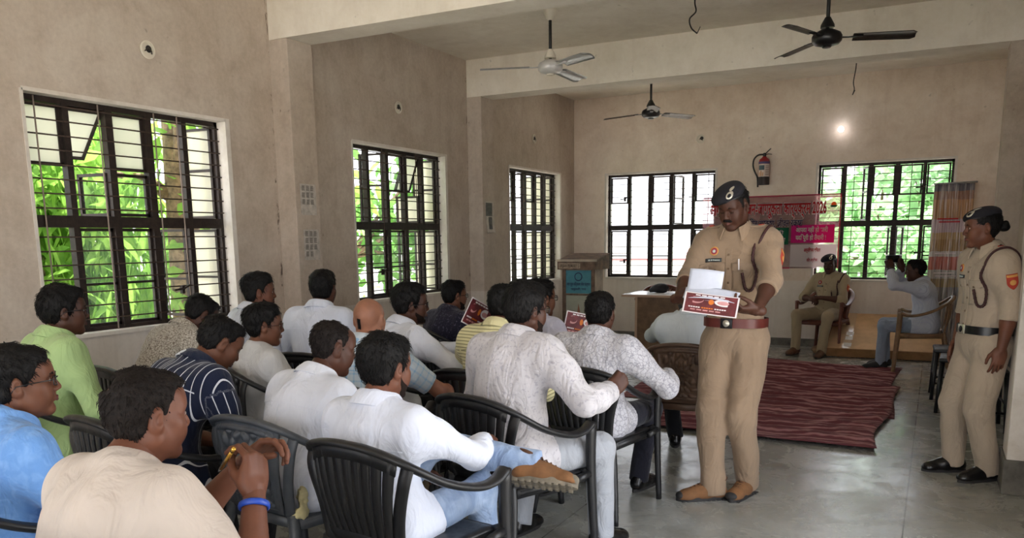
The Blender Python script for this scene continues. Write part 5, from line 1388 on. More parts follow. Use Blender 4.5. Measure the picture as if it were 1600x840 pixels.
for i, (x, y, s, lab) in enumerate(((4.3, 17.6, .8, 'low bush behind the right-hand back window, left of the photographer'), (6.3, 17.2, .8, 'low bush far behind the roll-up stand'))):
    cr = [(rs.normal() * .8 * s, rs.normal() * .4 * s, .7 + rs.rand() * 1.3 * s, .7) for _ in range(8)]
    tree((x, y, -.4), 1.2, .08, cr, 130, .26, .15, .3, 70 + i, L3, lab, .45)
for i, (y, lab) in enumerate(((14.2, 'pale tree far outside the last left window'), (1.2, 'tall green tree outside the left wall, nearest the camera'))):
    cr = [(rs.normal() * .9, rs.normal() * 1.0, 1.2 + rs.rand() * 2.2, .9) for _ in range(9)]
    tree((-6.5, y, -.4), 2.4, .14, cr, 130, .34, .18, .4, 50 + i, L2, lab, .5)
M_YARD = simple('dusty_yard', (206, 200, 188), .95, var=.12, nscale=.6); M_CREAM = simple('cream_house_paint', (226, 220, 200), .85, var=.05, nscale=1); M_PALE = simple('white_boundary_paint', (234, 232, 230), .85, var=.04, nscale=1); M_RB = simple('red_paint_band', (206, 128, 128), .7)
b = MB(); b.box((-60, -40, -.55), (60, 90, -.40)); tag(b.build('yard_ground', M_YARD), kind='structure')
bh = empty('boundary_wall', (-9.0, -6, -.4)); tag(bh, 'white boundary wall across the yard outside the left windows', 'boundary wall')
b = MB(); b.box((-.12, 0, 0), (.12, 40, 1.9)); b.build('wall_panel', M_PALE, bh); b = MB(); b.bbox((-.18, 0, 1.9), (.18, 40, 2.0), .01); b.build('coping', M_CREAM, bh)
b = MB(); b.box((.12, 17.5, .9), (.13, 22, 1.25)); b.build('red_band', M_RB, bh)
bh = empty('boundary_wall', (-9, 19.0, -.4)); tag(bh, 'white boundary wall with red band beyond the back windows', 'boundary wall')
b = MB(); b.box((0, 0, 0), (26, .25, 1.75)); b.build('wall_panel', M_PALE, bh); b = MB(); b.box((6, -.012, 1.30), (26, .0, 1.36)); b.build('red_band', M_RB, bh)
tw = empty('white_tower', (5.0, 34, -.4)); tag(tw, 'small white tower with a pointed top beyond the trees', 'tower')
b = MB(); b.lathe([(1.3, 0), (1.3, 3.2), (1.5, 3.3), (1.5, 3.5), (1.1, 3.6), (.9, 4.6), (.3, 5.6), (0, 6.6)], 16); b.build('body', M_PALE, tw, 'auto')
b = MB(); b.lathe([(.12, 6.4), (.12, 6.9), (0, 7.1)], 10); b.build('finial', M_RB, tw, 'auto')
# ================================================================== the people and what they sit on and hold
C_WHITE = cloth('white_cotton', (220, 224, 236), .8, .45); C_WHITE2 = cloth('cool_white_cotton', (224, 230, 246), .8, .4); C_OFFW = cloth('off_white_jersey', (190, 187, 182), .85, .4)
C_BLUE = cloth('sky_blue_linen', (112, 160, 224), .85, .5, .3, pat_spots(30, (140, 182, 236), .45, .7, .5)); C_BEIGE = cloth('beige_jersey', (200, 188, 178), .9, .4); C_GREEN = cloth('pale_green_cotton', (170, 198, 138), .8, .45)
C_STRIPE = cloth('navy_striped_cotton', (24, 32, 56), .8, .35, .1, pat_stripes(29, .10, (206, 210, 218), .006)); C_FLORAL = cloth('ecru_scroll_print', (192, 186, 175), .85, .35, .1, pat_print(70, .045, (112, 102, 92)))
C_CHECK = cloth('light_blue_check', (196, 208, 218), .8, .4, .1, pat_check(28, .24, (140, 176, 206))); C_DARK = cloth('dark_navy_print', (38, 36, 52), .8, .35, .1, pat_spots(60, (96, 92, 112), .58, .66, .7))
C_YELLOW = cloth('yellow_striped_cotton', (226, 218, 170), .8, .35, .1, pat_stripes(58, .32, (150, 146, 110), .004, 1)); C_LAV = cloth('lavender_white_cotton', (204, 204, 224), .8, .4)
C_PAT1 = cloth('white_smudge_print', (206, 203, 208), .85, .6, .12, pat_spots(58, (150, 147, 160), .56, .63, .5)); C_PAT2 = cloth('white_scribble_print', (206, 205, 212), .85, .6, .12, pat_print(44, .004, (148, 147, 158), .10)); C_PALE = cloth('pale_aqua_cotton', (214, 224, 234), .8, .4); C_GREYT = cloth('light_grey_jersey', (208, 208, 210), .85, .4)
C_KHAKI = cloth('khaki_drill', (152, 130, 108), .8, .4, .2); C_KHAKI2 = cloth('pale_khaki_drill', (180, 164, 145), .8, .35, .2); C_KHAKI3 = cloth('far_khaki_drill', (172, 156, 128), .8, .35); C_SHIRTG = cloth('blue_grey_striped_cotton', (200, 206, 220), .8, .4, .1, pat_stripes(60, .3, (184, 190, 208), .004))
T_BLACK = cloth('black_trousers', (24, 24, 28), .85, .4); T_NAVY = cloth('dark_trousers', (38, 38, 48), .85, .4); T_JEAN = cloth('light_blue_denim', (142, 164, 198), .85, .6, .4, pat_spots(12, (176, 194, 220), .45, .7, .7)); T_GREY = cloth('light_grey_denim', (176, 180, 188), .85, .5, .4); T_TAN = cloth('tan_trousers', (120, 104, 84), .85, .4); T_BLUEJ = cloth('pale_jeans', (150, 164, 184), .85, .5, .4)
S_BLK = simple('black_shoe_leather', (18, 17, 18), .25, var=.2); S_TAN = simple('tan_suede', (128, 88, 54), .85, var=.16, nscale=14, bump=.2); S_SOLE = simple('dark_rubber_sole', (44, 42, 42), .7); S_LUG = simple('grey_lug_sole', (120, 112, 98), .8, var=.2); S_LACE = simple('brown_lace', (84, 54, 34), .8); S_BRN = simple('brown_shoe', (92, 62, 44), .5); S_SNK = simple('black_sneaker', (30, 30, 32), .6); S_WSOLE = simple('white_rubber_sole', (222, 220, 216), .5)
G_BLK = simple('black_spectacle_frame', (22, 20, 22), .25); G_BRN = simple('brown_spectacle_frame', (74, 40, 32), .3)
SH = dict(mat=S_BLK, sole=S_SOLE)
GA = 'seated audience'; GC = 'black plastic armchairs of the audience'
def seated(label, head, heading, shirt, trousers=None, **kw):
    sp = dict(label=label, head=head, heading=heading, shirt=shirt, trousers=trousers or dict(mat=T_BLACK), shoes=dict(SH), group=GA); sp.update(kw)
    sp.setdefault('res', .0095)
    return person(sp)
def seat_for(pk, label, style='slat', mat=None, heading=None, dy=.05, dx=0., key=None, grp=GC):
    h = pk['sp']['heading'] if heading is None else heading; o = rotz(-RAD(h)) @ V(dx, dy, 0)
    place_chair(key or style, 'plastic_chair', label, mat or P_BLACK, style, (pk['loc'][0] + o[0], pk['loc'][1] + o[1], 0), h, grp)

HS = dict(top=.018, side=.010, back=.012)
A = seated('man in sky blue shirt and black glasses at the left edge of the photo', (2.307, 1.526, 1.025), 8, dict(mat=C_BLUE, fold=.009, res=.0085), yaw=26, pitch=-3, skin='mid', girth=1.08, glasses=G_BLK, hair=dict(top=.020, side=.010, back=.012, line=.072), res=.009, hres=.0042, hairres=.004, lean=2, fat=1.06, seed=11, handL=(-.12, .32, .55), handR=(.16, .32, .55), roll=2)
seat_for(A, 'black slatted plastic armchair under the man in the sky blue shirt')
B = seated('man in beige t-shirt holding a pen with a blue band on his wrist', (3.131, 1.326, 1.034), 2, dict(mat=C_BEIGE, tee=True, sleeve='short', slen=.86, fold=.007, res=.0085, armr=1.03, neck=.018), yaw=12, pitch=4, skin='warm', girth=1.14, hair=dict(top=.012, side=.009, back=.010, line=.078, mat=HAIR_BR, wave=.6, quiff=.004, spots=[((-.036, -.078, .086), (.026, .026, .026)), ((-.010, -.088, .084), (.018, .018, .018))]), res=.009, hres=.0042, hairres=.004, lean=7, curve=16, fat=1.10, seed=23, wL=(3.235, 1.525, .875), wR=(3.375, 1.42, .845), elbL=(-.5, -.3, -1), elbR=(.6, -.35, -1), poseL='hold', poseR='pinch', whdirL=(.62, .35, .55), whbackL=(-.5, .25, .75), whdirR=(-.22, .35, .90), whbackR=(.90, .0, .25), armr=1.02, shrug={1: .012})
seat_for(B, 'black slatted plastic armchair under the man in the beige t-shirt')
t = B['hw'](np.zeros(3))
C = seated('man in pale green shirt sitting upright by the nearest window', (1.131, 2.484, 1.135), 12, dict(mat=C_GREEN, fold=.008), dict(mat=T_BLACK), yaw=14, skin='dark', girth=1.02, glasses=G_BLK, hair=dict(top=.026, side=.016, back=.018, line=.068), seed=31, lean=0)
seat_for(C, 'black slatted plastic armchair under the man in the pale green shirt')
D = seated('man in navy shirt with white stripes, head bent down', (2.111, 2.512, 1.024), 10, dict(mat=C_STRIPE, sleeve='half', fold=.006), yaw=12, pitch=32, skin='mid', girth=1.04, hair=dict(top=.010, side=.004, back=.006, line=.074, nape=-.066, wave=.5, quiff=.004), seed=41, lean=16, curve=22, neckf=.07, neck=.11, handL=(-.10, .42, .56), handR=(.16, .40, .58), armr=1.0)
seat_for(D, 'black slatted plastic armchair under the man in the navy striped shirt')
E_ = seated('man in ecru scroll-print shirt leaning forward under the nearest window', (0.993, 3.422, 1.034), 10, dict(mat=C_FLORAL, fold=.006), yaw=6, pitch=34, skin='dark', hair=dict(top=.010, side=.005, back=.007, line=.074, wave=.5, quiff=.004), seed=47, lean=18, curve=22, neckf=.07, neck=.11, res=.011)
seat_for(E_, 'black slatted plastic armchair under the man in the scroll-print shirt')
F_ = seated('young man in white shirt with swept-up hair beside the nearest window', (0.925, 3.977, 1.130), 20, dict(mat=C_WHITE, fold=.007), yaw=20, pitch=2, skin='warm', hair=dict(top=.028, side=.012, back=.016, line=.066, quiff=.026, wave=1.3), seed=53, res=.011, moustache=.7, beard=.001)
seat_for(F_, 'black slatted plastic armchair under the young man with swept-up hair')
G = seated('man in light grey t-shirt and brown glasses slouching low in his chair', (1.553, 3.357, 0.976), 24, dict(mat=C_GREYT, tee=True, sleeve='short', fold=.007), yaw=14, pitch=2, skin='mid', glasses=G_BRN, hair=dict(top=.026, side=.014, back=.018, line=.066, quiff=.018), seed=59, lean=-8, curve=10, res=.0105)
seat_for(G, 'black slatted plastic armchair under the slouching man in the grey t-shirt')
H = seated('heavy man in white shirt on the charcoal embossed chair', (2.613, 2.654, 1.009), 10, dict(mat=C_WHITE, fold=.010, sleeve='half', res=.009, hem=-.11), dict(mat=T_BLACK), yaw=16, pitch=12, skin='dark', girth=1.16, fat=1.08, hair=dict(top=.006, side=.003, back=.004, line=.080, wave=.35, quiff=.0, mat=HAIR_BR), seed=61, lean=10, curve=16, neckf=.05, hres=.0045)
seat_for(H, 'charcoal plastic armchair with embossed floral backrest under the heavy man in white', 'ornate', P_GREY, key='ornate_grey', heading=6, grp=None)
I_ = seated('man in white shirt seen from behind in front of the first wall pillar', (1.427, 4.014, 1.157), -12, dict(mat=C_WHITE2, fold=.007), yaw=-6, skin='dark', hair=dict(top=.018, side=.008, back=.010, line=.066, wave=.6), seed=67, res=.011, lean=2)
seat_for(I_, 'black slatted plastic armchair under the man in white before the first pillar')
J = seated('bald man in light blue checked shirt', (2.341, 3.268, 1.064), -6, dict(mat=C_CHECK, sleeve='short', fold=.006, slen=.8), dict(mat=T_TAN), yaw=-8, skin='light', hair=None, seed=71, res=.0105, wR=(2.62, 3.62, .655), elbR=(.9, -.2, -.6), poseR='fist')
seat_for(J, 'black slatted plastic armchair under the bald man in the checked shirt')
K = seated('man in white shirt and light jeans with his tan boot crossed over his knee', (3.112, 2.339, 1.002), 8, dict(mat=C_WHITE2, fold=.008, res=.0085, hem=-.13), dict(mat=T_JEAN, loose=.95, name='jeans'), yaw=2, pitch=6, skin='warm', girth=1.05, hair=dict(top=.024, side=.014, back=.018, line=.068, nape=-.074, burn=-.034, wave=1.2, quiff=.016), beard=.0022, seed=73, hres=.0042, hairres=.004, lean=-4, curve=12,
    wR=(3.30, 2.72, .67), elbR=(1.0, -.55, -.45), shoes=dict(mat=S_TAN, sole=S_LUG, kind='boot', near=True, lace=S_LACE, RL=rotz(-RAD(66)) @ rotx(RAD(-4)) @ roty(RAD(-38))),
    fwL=(3.50, 2.72, .605), kneeL=(-.85, .5, .75), footR=(.16, .46, .085), kneeR=(.1, .8, .6))
seat_for(K, 'black slatted plastic armchair under the man with the crossed tan boot', dx=.085, dy=.07)
L_ = seated('man in white shirt with thick hair and round glasses by the middle window', (2.121, 3.957, 1.079), 24, dict(mat=C_WHITE, fold=.007), dict(mat=T_BLACK), yaw=22, skin='dark', glasses=G_BLK, hair=dict(top=.030, side=.018, back=.018, line=.068, quiff=.026, wave=1.4), seed=79, res=.0105, lean=10, wR=(2.48, 4.10, .82), wL=(2.38, 4.16, .82), poseR='grip', poseL='grip', beard=.001)
seat_for(L_, 'black slatted plastic armchair under the man with round glasses by the middle window')
M_ = seated('man in dark navy printed shirt and glasses before the second wall pillar', (1.533, 5.414, 1.022), 18, dict(mat=C_DARK, fold=.006), yaw=14, skin='mid', glasses=G_BLK, hair=dict(top=.020, side=.008, back=.010, line=.068, wave=.6), beard=.001, seed=83, res=.0115)
seat_for(M_, 'black slatted plastic armchair under the man in the dark navy shirt')
N_ = seated('man in yellow striped shirt holding up a printed flyer', (2.767, 3.895, 1.097), 4, dict(mat=C_YELLOW, fold=.006), yaw=2, skin='dark', hair=dict(top=.012, side=.006, back=.008, line=.07, wave=.5), seed=89, res=.0105, lean=6, wL=(2.60, 3.90, .90), poseL='grip', elbL=(-.7, -.3, -.8), whdirL=(.1, .3, .9), whbackL=(-.8, -.3, .2))
seat_for(N_, 'black slatted plastic armchair under the man in the yellow striped shirt')
O = seated('large man in white smudge-print shirt with his right fist raised', (3.209, 3.274, 1.136), 14, dict(mat=C_PAT1, fold=.011, res=.009, armr=1.12, hem=-.16, off=.016), dict(mat=T_GREY, loose=1.05, name='jeans'), yaw=14, pitch=2, skin='dark', girth=1.14, fat=1.05, hair=dict(top=.030, side=.018, back=.020, line=.068, quiff=.022, wave=1.0), seed=97, hres=.0045, hairres=.0042, lean=2, curve=14, beard=.001, glasses=G_BLK, wR=(3.590, 3.345, .785), elbR=(.75, -.5, -.7), poseR='fist', whdirR=(.35, .55, .55), whbackR=(.7, -.4, .5), footR=(.24, .40, .085), footL=(-.18, .30, .085), shrug={1: .01}, shw=.185)
seat_for(O, 'black slatted plastic armchair under the large man with the raised fist')
P_p = seated('man in lavender-white shirt and glasses half hidden behind the large man', (2.643, 4.628, 1.081), 16, dict(mat=C_LAV, fold=.006), yaw=12, skin='mid', glasses=G_BLK, hair=dict(top=.028, side=.016, back=.016, line=.068, quiff=.024, wave=1.4), seed=101, res=.0115, wR=(2.985, 4.60, .80), poseR='grip', elbR=(.7, -.4, -.7))
seat_for(P_p, 'black slatted plastic armchair under the man in the lavender-white shirt')
Q_p = seated('man in white scribble-print shirt seen from behind, elbow on the armrest', (3.234, 4.127, 1.049), 2, dict(mat=C_PAT2, fold=.011, res=.0095, off=.015, armr=1.1), dict(mat=T_NAVY), yaw=-4, skin='dark', girth=1.08, hair=dict(top=.014, side=.008, back=.009, line=.07, nape=-.070, wave=.5), seed=103, lean=0, wR=(3.545, 4.36, .70), elbR=(.75, -.4, -.6), shw=.185)
seat_for(Q_p, 'black slatted plastic armchair under the man in the scribble-print shirt')
R_p = seated('man in pale aqua shirt on the brown chair, behind the standing officer', (3.438, 5.264, 1.062), -8, dict(mat=C_PALE, fold=.007), dict(mat=T_BLACK), yaw=-4, skin='mid', hair=dict(top=.014, side=.007, back=.009, line=.07, wave=.5), seed=107, res=.0115, wL=(3.30, 5.50, .93), poseL='hold', elbL=(-.8, -.4, -.6))
seat_for(R_p, 'brown plastic armchair with embossed backrest beside the standing officer', 'ornate', P_BROWN, key='ornate_brown', heading=-4, grp=None)

# ---------------------------------------------------------------- things in the hands of the audience
M_FLY = simple('maroon_flyer_print', (104, 40, 46), .4, var=.25, nscale=30); M_FLYW = simple('white_flyer_paper', (228, 222, 224), .5); M_FLYP = simple('pink_flyer_print', (206, 150, 150), .5, var=.1); M_FLYO = simple('orange_flyer_print', (216, 120, 40), .5)
def frame(x, y): x = nrm(x); y = np.array(y, float); y = nrm(y - x * (x @ y)); return np.stack([x, y, np.cross(x, y)], 1)
def flyer(loc, R, w, h, label, group=None):
    t = empty('printed_flyer', loc); tag(t, label, 'flyer', group); T = lambda b: setattr(b, 'v', [tuple(R @ np.array(p)) for p in b.v])
    def put(b, n_, m_, par=t): T(b); return b.build(n_, m_, par)
    sh = lambda x, y: .02 * (x / w) ** 2
    b = MB(); b.grid(lambda u, v: V((u - .5) * w, (v - .5) * h, sh((u - .5) * w, 0)), 10, 6, .0012); put(b, 'paper', M_FLYW)
    b = MB(); b.grid(lambda u, v: V((u - .5) * w * .94, (v - .5) * h * .91, sh((u - .5) * w * .94, 0) + .0016), 10, 6, .0008); pr = put(b, 'print', M_FLY)
    def blob(cx, cy, rx, ry, m_, n_, z=.0028):
        b = MB(); b.add([V(cx + rx * math.cos(a), cy + ry * math.sin(a), sh(cx, 0) + z) for a in np.linspace(0, 6.283, 25)[:-1]], [tuple(range(24))]); put(b, n_, m_, pr)
    blob(-w * .28, h * .16, w * .14, h * .17, M_FLYP, 'printed_circle'); blob(-w * .26, h * .19, w * .115, h * .13, M_FLY, 'printed_circle', .0036); blob(w * .24, h * .14, w * .18, h * .18, M_FLYW, 'printed_oval'); blob(w * .22, h * .12, w * .11, h * .09, M_FLYP, 'printed_oval', .0036); blob(0, h * .12, w * .05, h * .13, M_FLYO, 'printed_flame')
    for i, (x0, x1, y0, m_) in enumerate(((-.40, -.18, -.20, M_FLYW), (-.16, .06, -.20, M_FLYO), (.08, .30, -.20, M_FLYW), (-.36, .22, -.32, M_FLYP), (-.30, .26, .39, M_FLYW))):
        b = MB(); n_ = 5
        for q in range(n_):
            a0 = x0 + (x1 - x0) * q / n_; a1 = a0 + (x1 - x0) / n_ * .78; b.grid(lambda u, v: V((a0 + (a1 - a0) * u) * w, (y0 + (v - .5) * .055) * h, sh((a0 + (a1 - a0) * u) * w, 0) + .003), 1, 1, .0004)
        put(b, 'printed_line', m_, pr)
    return t
k = N_['k']; 
flyer((2.592, 3.915, 1.040), frame(V(.16, .90, -.40), V(.30, .25, .92)), .21, .15, 'maroon printed flyer held up by the man in the yellow striped shirt')
flyer((2.925, 4.60, .930), frame(V(.90, .36, -.20), V(.16, .20, .95)), .20, .145, 'maroon printed flyer held by the man in the lavender-white shirt')
def world(pk, p): return np.array(pk['loc']) + rotz(pk['rz']) @ np.asarray(p)
def hand_pt(pk, s, off): return world(pk, pk['k'].W[s] + pk['k'].HF[s] @ V(*off))
# pen of the man in beige
q0 = hand_pt(B, 1, (-.045, .085, -.050)); pd_ = nrm(V(.60, -.30, .42)); pen = empty('gold_pen', tuple(q0)); tag(pen, 'gold ballpoint pen held by the man in the beige t-shirt', 'pen')
M_GOLD = simple('gold_metal', (204, 158, 70), .25, .8); b = MB(); b.tube([-pd_ * .075, pd_ * .055], .0048, 10); b.build('barrel', M_GOLD, pen, True)
b = MB(); b.tube([-pd_ * .075, -pd_ * .098], [.0046, .0016], 10); b.build('tip', M_ALU, pen, True); b = MB(); b.tube([pd_ * .052, pd_ * .072], [.0056, .0050], 10); b.tube([pd_ * .066 + V(0, 0, .006), pd_ * .03 + V(0, 0, .007)], .0018, 6); b.build('cap_and_clip', M_GOLD, pen, True)
kb = B['k']; u_ = nrm(kb.W[1] - kb.E[1]); x_ = nrm(np.cross(u_, V(0, 0, 1))); y_ = np.cross(u_, x_); c_ = kb.W[1] - u_ * .035
b = MB(); b.tube([c_ + (x_ * math.cos(a) + y_ * math.sin(a)) * .0335 for a in np.linspace(0, 6.283, 29)[:-1]], .0062, 8, closed=True, flat=(.8, 1.4)); tag(b.build('wristband', simple('blue_rubber', (32, 70, 170), .4), B['o'], True))
# crumpled yellow cloth on the seat beside the heavy man, dark tablet of the man behind the officer
f = Field(); f.ell((0, 0, .05), (.016, .028, .060), k=.02); f.ell((.005, -.02, .018), (.026, .032, .024), k=.02); f.ell((-.01, .02, .075), (.016, .02, .03), k=.02); P_, Q_ = f.mesh(.006, folds(.016, 8, 90), relax=0)
sp_ = world(H, V(.185, -.11, .415)); tag(link('crumpled_cloth', P_, Q_, simple('pale_yellow_cloth', (206, 196, 150), .9, var=.15), None, True, tuple(sp_)), 'small crumpled yellow cloth on the charcoal embossed chair', 'cloth')
t = empty('tablet_case', tuple(hand_pt(R_p, -1, (0, .085, -.035)))); tag(t, 'black tablet case with a bright edge held by the man in pale aqua', 'tablet'); RR = frame(V(.85, .3, .2), V(-.1, .35, .9))
b = MB(); b.mbox((RR, V(0, 0, 0)), (.10, .07, .006), .003); b.build('case', M_BLK, t); b = MB(); b.mbox((RR, V(0, 0, .0068)), (.092, .062, .0008)); b.build('screen', simple('grey_screen_glass', (120, 124, 130), .08), t)
# tattoo-like dark patch behind the ear of the bald man, pink cloth on his lap
b = MB(); S_ = Surf(J['o'])
S_.decal('dark_mark', J['hw']((-.0, -.16, -.012)) + V(-.02, 0, 0), J['k'].HR @ V(0, 1, 0), J['k'].HR @ V(.2, 0, 1), .020, .055, HAIR, J['o'], None, .001)
f = Field(); f.ell((0, 0, 0), (.13, .12, .03), k=.02); P_, Q_ = f.mesh(.011, folds(.012, 18, 30)); l_ = world(J, (J['k'].H[1] * .5 + J['k'].K[1] * .5) + V(.03, 0, .10)); tag(link('folded_scarf', P_, Q_, simple('pink_scarf_cloth', (176, 110, 136), .9, var=.12), None, True, tuple(l_)), 'pink folded scarf lying on the lap of the bald man', 'scarf')
# leather belt of the man with the crossed boot
def belt_ring(pk, z, rx, ry, h, mat, name='belt', buckle=None, cy=.0):
    k = pk['k']; c = k.P + k.t1 * z; x = k.RT1[:, 0]; y = k.f1; t_ = k.t1; b = MB(); n_ = 48; vs = []
    for i in range(n_):
        a = 2 * math.pi * i / n_; ex = math.copysign(abs(math.cos(a)) ** .85, math.cos(a)); ey = math.copysign(abs(math.sin(a)) ** .85, math.sin(a))
        for r, zz in ((1, -h / 2), (1.0, h / 2), (.95, h / 2), (.95, -h / 2)): vs.append(c + x * ex * rx * r + y * (ey * ry * r + cy) + t_ * zz)
    f = [(i * 4 + j, ((i + 1) % n_) * 4 + j, ((i + 1) % n_) * 4 + (j + 1) % 4, i * 4 + (j + 1) % 4) for i in range(n_) for j in range(4)]
    b.add(vs, f); o = b.build(name, mat, pk['o'], 'auto')
    if buckle:
        b = MB(); R = np.stack([x, t_, y], 1); b.mbox((R, c + y * (ry + cy + .003)), (.034, h * .56, .004), .003); bo = b.build('buckle', buckle[0], o, 'auto')
        b = MB(); b.lathe([(0, .004), (.017, .004), (.019, .006), (.015, .009), (0, .010)], 16, c=c + y * (ry + cy + .003), R=R); b.build('buckle_crest', buckle[1], bo, 'auto')
    return o
pass

# ---------------------------------------------------------------- police
def beret_mesh(h, tilt, flop, high):
    f = Field(); R = roty(RAD(tilt)) @ rotx(RAD(-6))
    f.ell(R @ V(0, -.012, .075), (.084, .107, .028), R=R); f.ell(R @ V(flop * .4, -.016, .096), (.086, .108, .034 + high), k=.03, R=R); f.ell(R @ V(flop, .01, .085), (.072, .080, .026), k=.03, R=R)
    n = R @ V(0, .18, -1); f.cut(n, R @ V(0, 0, .052), .006)
    return f.mesh(h, lambda p: .003 * wob(p, 30, 5))
S_BERET = simple('dark_navy_wool', (22, 21, 30), .9, var=.15, nscale=90, bump=.3, bscale=240); M_SILV = simple('silver_badge', (206, 200, 186), .3, .7); M_CORD = simple('maroon_cord', (62, 30, 30), .7, var=.3, nscale=60); M_PATCH = simple('red_patch', (176, 62, 44), .8, var=.1); M_PATCHY = simple('gold_patch_thread', (206, 150, 80), .8); M_PLATE = simple('black_name_plate', (24, 30, 32), .4); M_PLATEW = simple('name_plate_letters', (186, 196, 190), .5); M_BTN = simple('khaki_button', (110, 88, 66), .5)
def beret(pk, tilt=14, flop=.02, high=.01, badge=(-.03, .1)):
    hw, o = pk['hw'], pk['o']; P_, Q_ = beret_mesh(.0055, tilt, flop, high); bo = link('beret', hw(P_), Q_, S_BERET, o)
    f = Field(); R = roty(RAD(tilt)) @ rotx(RAD(-6)); pts = []
    b = MB(); e = [R @ V(.081 * math.cos(a), -.012 + .104 * math.sin(a), .056 + .180 * .104 * math.sin(a) * 1.0) for a in np.linspace(0, 6.283, 41)[:-1]]
    b.tube(e, .0085, 8, closed=True, flat=(.6, 1.3)); link('band', hw(b.v), b.f, simple('black_beret_band', (16, 15, 18), .5) if 'black_beret_band' not in bpy.data.materials else bpy.data.materials['black_beret_band'], bo)
    s = Surf(bo); c = hw(V(badge[0], .22, .098)); d = pk['k'].HR @ V(-badge[0] * 1.2, -1, 0)
    s.decal('cap_badge', c, d, pk['k'].HR @ V(0, 0, 1), .030, .036, M_SILV, bo, disc, .003, 8); s.decal('badge_centre', c, d, pk['k'].HR @ V(0, 0, 1), .016, .018, S_BERET, bo, disc, .0045, 6); s.decal('badge_crown', c + pk['k'].HR @ V(0, 0, .026), d, pk['k'].HR @ V(0, 0, 1), .016, .014, M_SILV, bo, disc, .0035, 6)
def uniform(pk, mat, patch_side=-1, plate=True, cord=True, far=False):
    k, o, sh = pk['k'], pk['o'], pk['shirt']; s = Surf(sh); up = k.t2; f_ = k.f2
    front = lambda x, z: k.N + V(x, 0, 0) + k.f2 * .45 + up * z
    for sd in (-1, 1):          # breast pockets with scalloped flaps
        p = s.decal('pocket', front(sd * .075, -.225), -f_, up, .105, .125, mat, sh, None, .003, 8)
        s.decal('pocket_flap', front(sd * .075, -.168), -f_, up, .112, .048, mat, sh, lambda u, v: (u, v if v > 0 else v * (1 - .35 * abs(math.cos(u * 2 * math.pi)))), .0065, 10)
        s.decal('pocket_button', front(sd * .075, -.183), -f_, up, .012, .012, M_BTN, sh, disc, .009, 4)
    for i in range(6): s.decal('shirt_button', front(0, -.10 - i * .075), -f_, up, .012, .012, M_BTN, sh, disc, .0055, 4)
    s.decal('placket', front(0, -.27), -f_, up, .034, .40, mat, sh, None, .0028, 12)
    for sd in (-1, 1):          # shoulder straps
        m = k.N * .42 + k.S[sd] * .58 + up * .25
        e = s.decal('epaulette', m, -up, k.f2, .125, .044, mat, sh, None, .007, 8)
        if e: s.decal('strap_button', k.N * .66 + k.S[sd] * .34 + up * .25, -up, k.f2, .013, .013, M_SILV, e, disc, .011, 4); s.decal('rank_badge', k.S[sd] * .78 + k.N * .22 + up * .25, -up, k.f2, .032, .030, M_SILV if far else M_PATCH, e, disc, .0105, 5)
        if sd == patch_side or not far:
            a_ = k.S[sd] * .62 + k.E[sd] * .38; dd = V(-sd, -.10, .15)
            q = s.decal('sleeve_patch', a_ - dd * .3, dd, (k.S[sd] - k.E[sd]), .062, .085, M_PATCH, sh, shield, .003, 10)
            if q: s.decal('patch_crest', a_ - dd * .3 - nrm(k.S[sd] - k.E[sd]) * .004, dd, (k.S[sd] - k.E[sd]), .034, .030, M_PATCHY, q, disc, .0045, 6); s.decal('patch_title', a_ - dd * .3 + nrm(k.S[sd] - k.E[sd]) * .034, dd, (k.S[sd] - k.E[sd]), .058, .012, M_PATCHY, q, None, .0045, 6)
    if plate:
        pl = s.decal('name_plate', front(.078, -.128), -f_, up, .080, .020, M_PLATE, sh, None, .005, 6)
        if pl:
            for i in range(6): s.decal('plate_letter', front(.104 - i * .0105, -.128), -f_, up, .0065, .007, M_PLATEW, pl, None, .0075, 2)
        rb = s.decal('round_badge', front(.080, -.080), -f_, up, .046, .046, M_PATCHY if not far else M_PATCH, sh, disc, .004, 8)
        if rb: s.decal('badge_ring', front(.080, -.080), -f_, up, .034, .034, simple('badge_maroon', (150, 50, 66), .6), rb, disc, .006, 8); s.decal('badge_core', front(.080, -.080), -f_, up, .016, .016, M_PLATEW, rb, disc, .0075, 6)
    if cord:
        sd = -1; a0 = s.hit(k.S[sd] * .80 + k.N * .20 + up * .3, -up)
        pts = []
        if a0 is not None:
            b = MB()
            c1 = s.hit(front(-.135, -.10), -f_); c2 = s.hit(front(-.142, -.20), -f_); c3 = s.hit(front(-.125, -.285), -f_); c4 = s.hit(front(-.095, -.285), -f_); c5 = s.hit(front(-.078, -.195), -f_)
            pts = [a0 + up * .008] + [p_ + f_ * .014 for p_ in (c1, c2, c3, c4, c5) if p_ is not None]
            if len(pts) > 3:
                cp = catmull(pts, 8); b.tube(cp, .0075, 8)
                for i in range(0, len(cp) - 1, 2): b.tube([cp[i] - (cp[i + 1] - cp[i]) * .25, cp[i] + (cp[i + 1] - cp[i]) * .25], .0092, 8)
                b.build('lanyard', M_CORD, sh, True)
                b = MB(); c_ = k.S[sd] * .90 + k.N * .10 - k.t2 * .012; u_ = nrm(V(sd, 0, -.30)); x_ = nrm(np.cross(u_, V(0, 1, 0))); y_ = np.cross(u_, x_); ring = []
                for a in np.linspace(0, 6.283, 33)[:-1]:
                    d_ = x_ * math.cos(a) + y_ * math.sin(a); h_ = s.hit(c_ + d_ * .22, -d_); rr_ = .075 if h_ is None else min(np.linalg.norm(h_ - c_), .092)
                    ring.append(c_ + d_ * (rr_ + .004))
                b.tube(ring, .0075, 8, closed=True); b.build('shoulder_cord', M_CORD, sh, True)
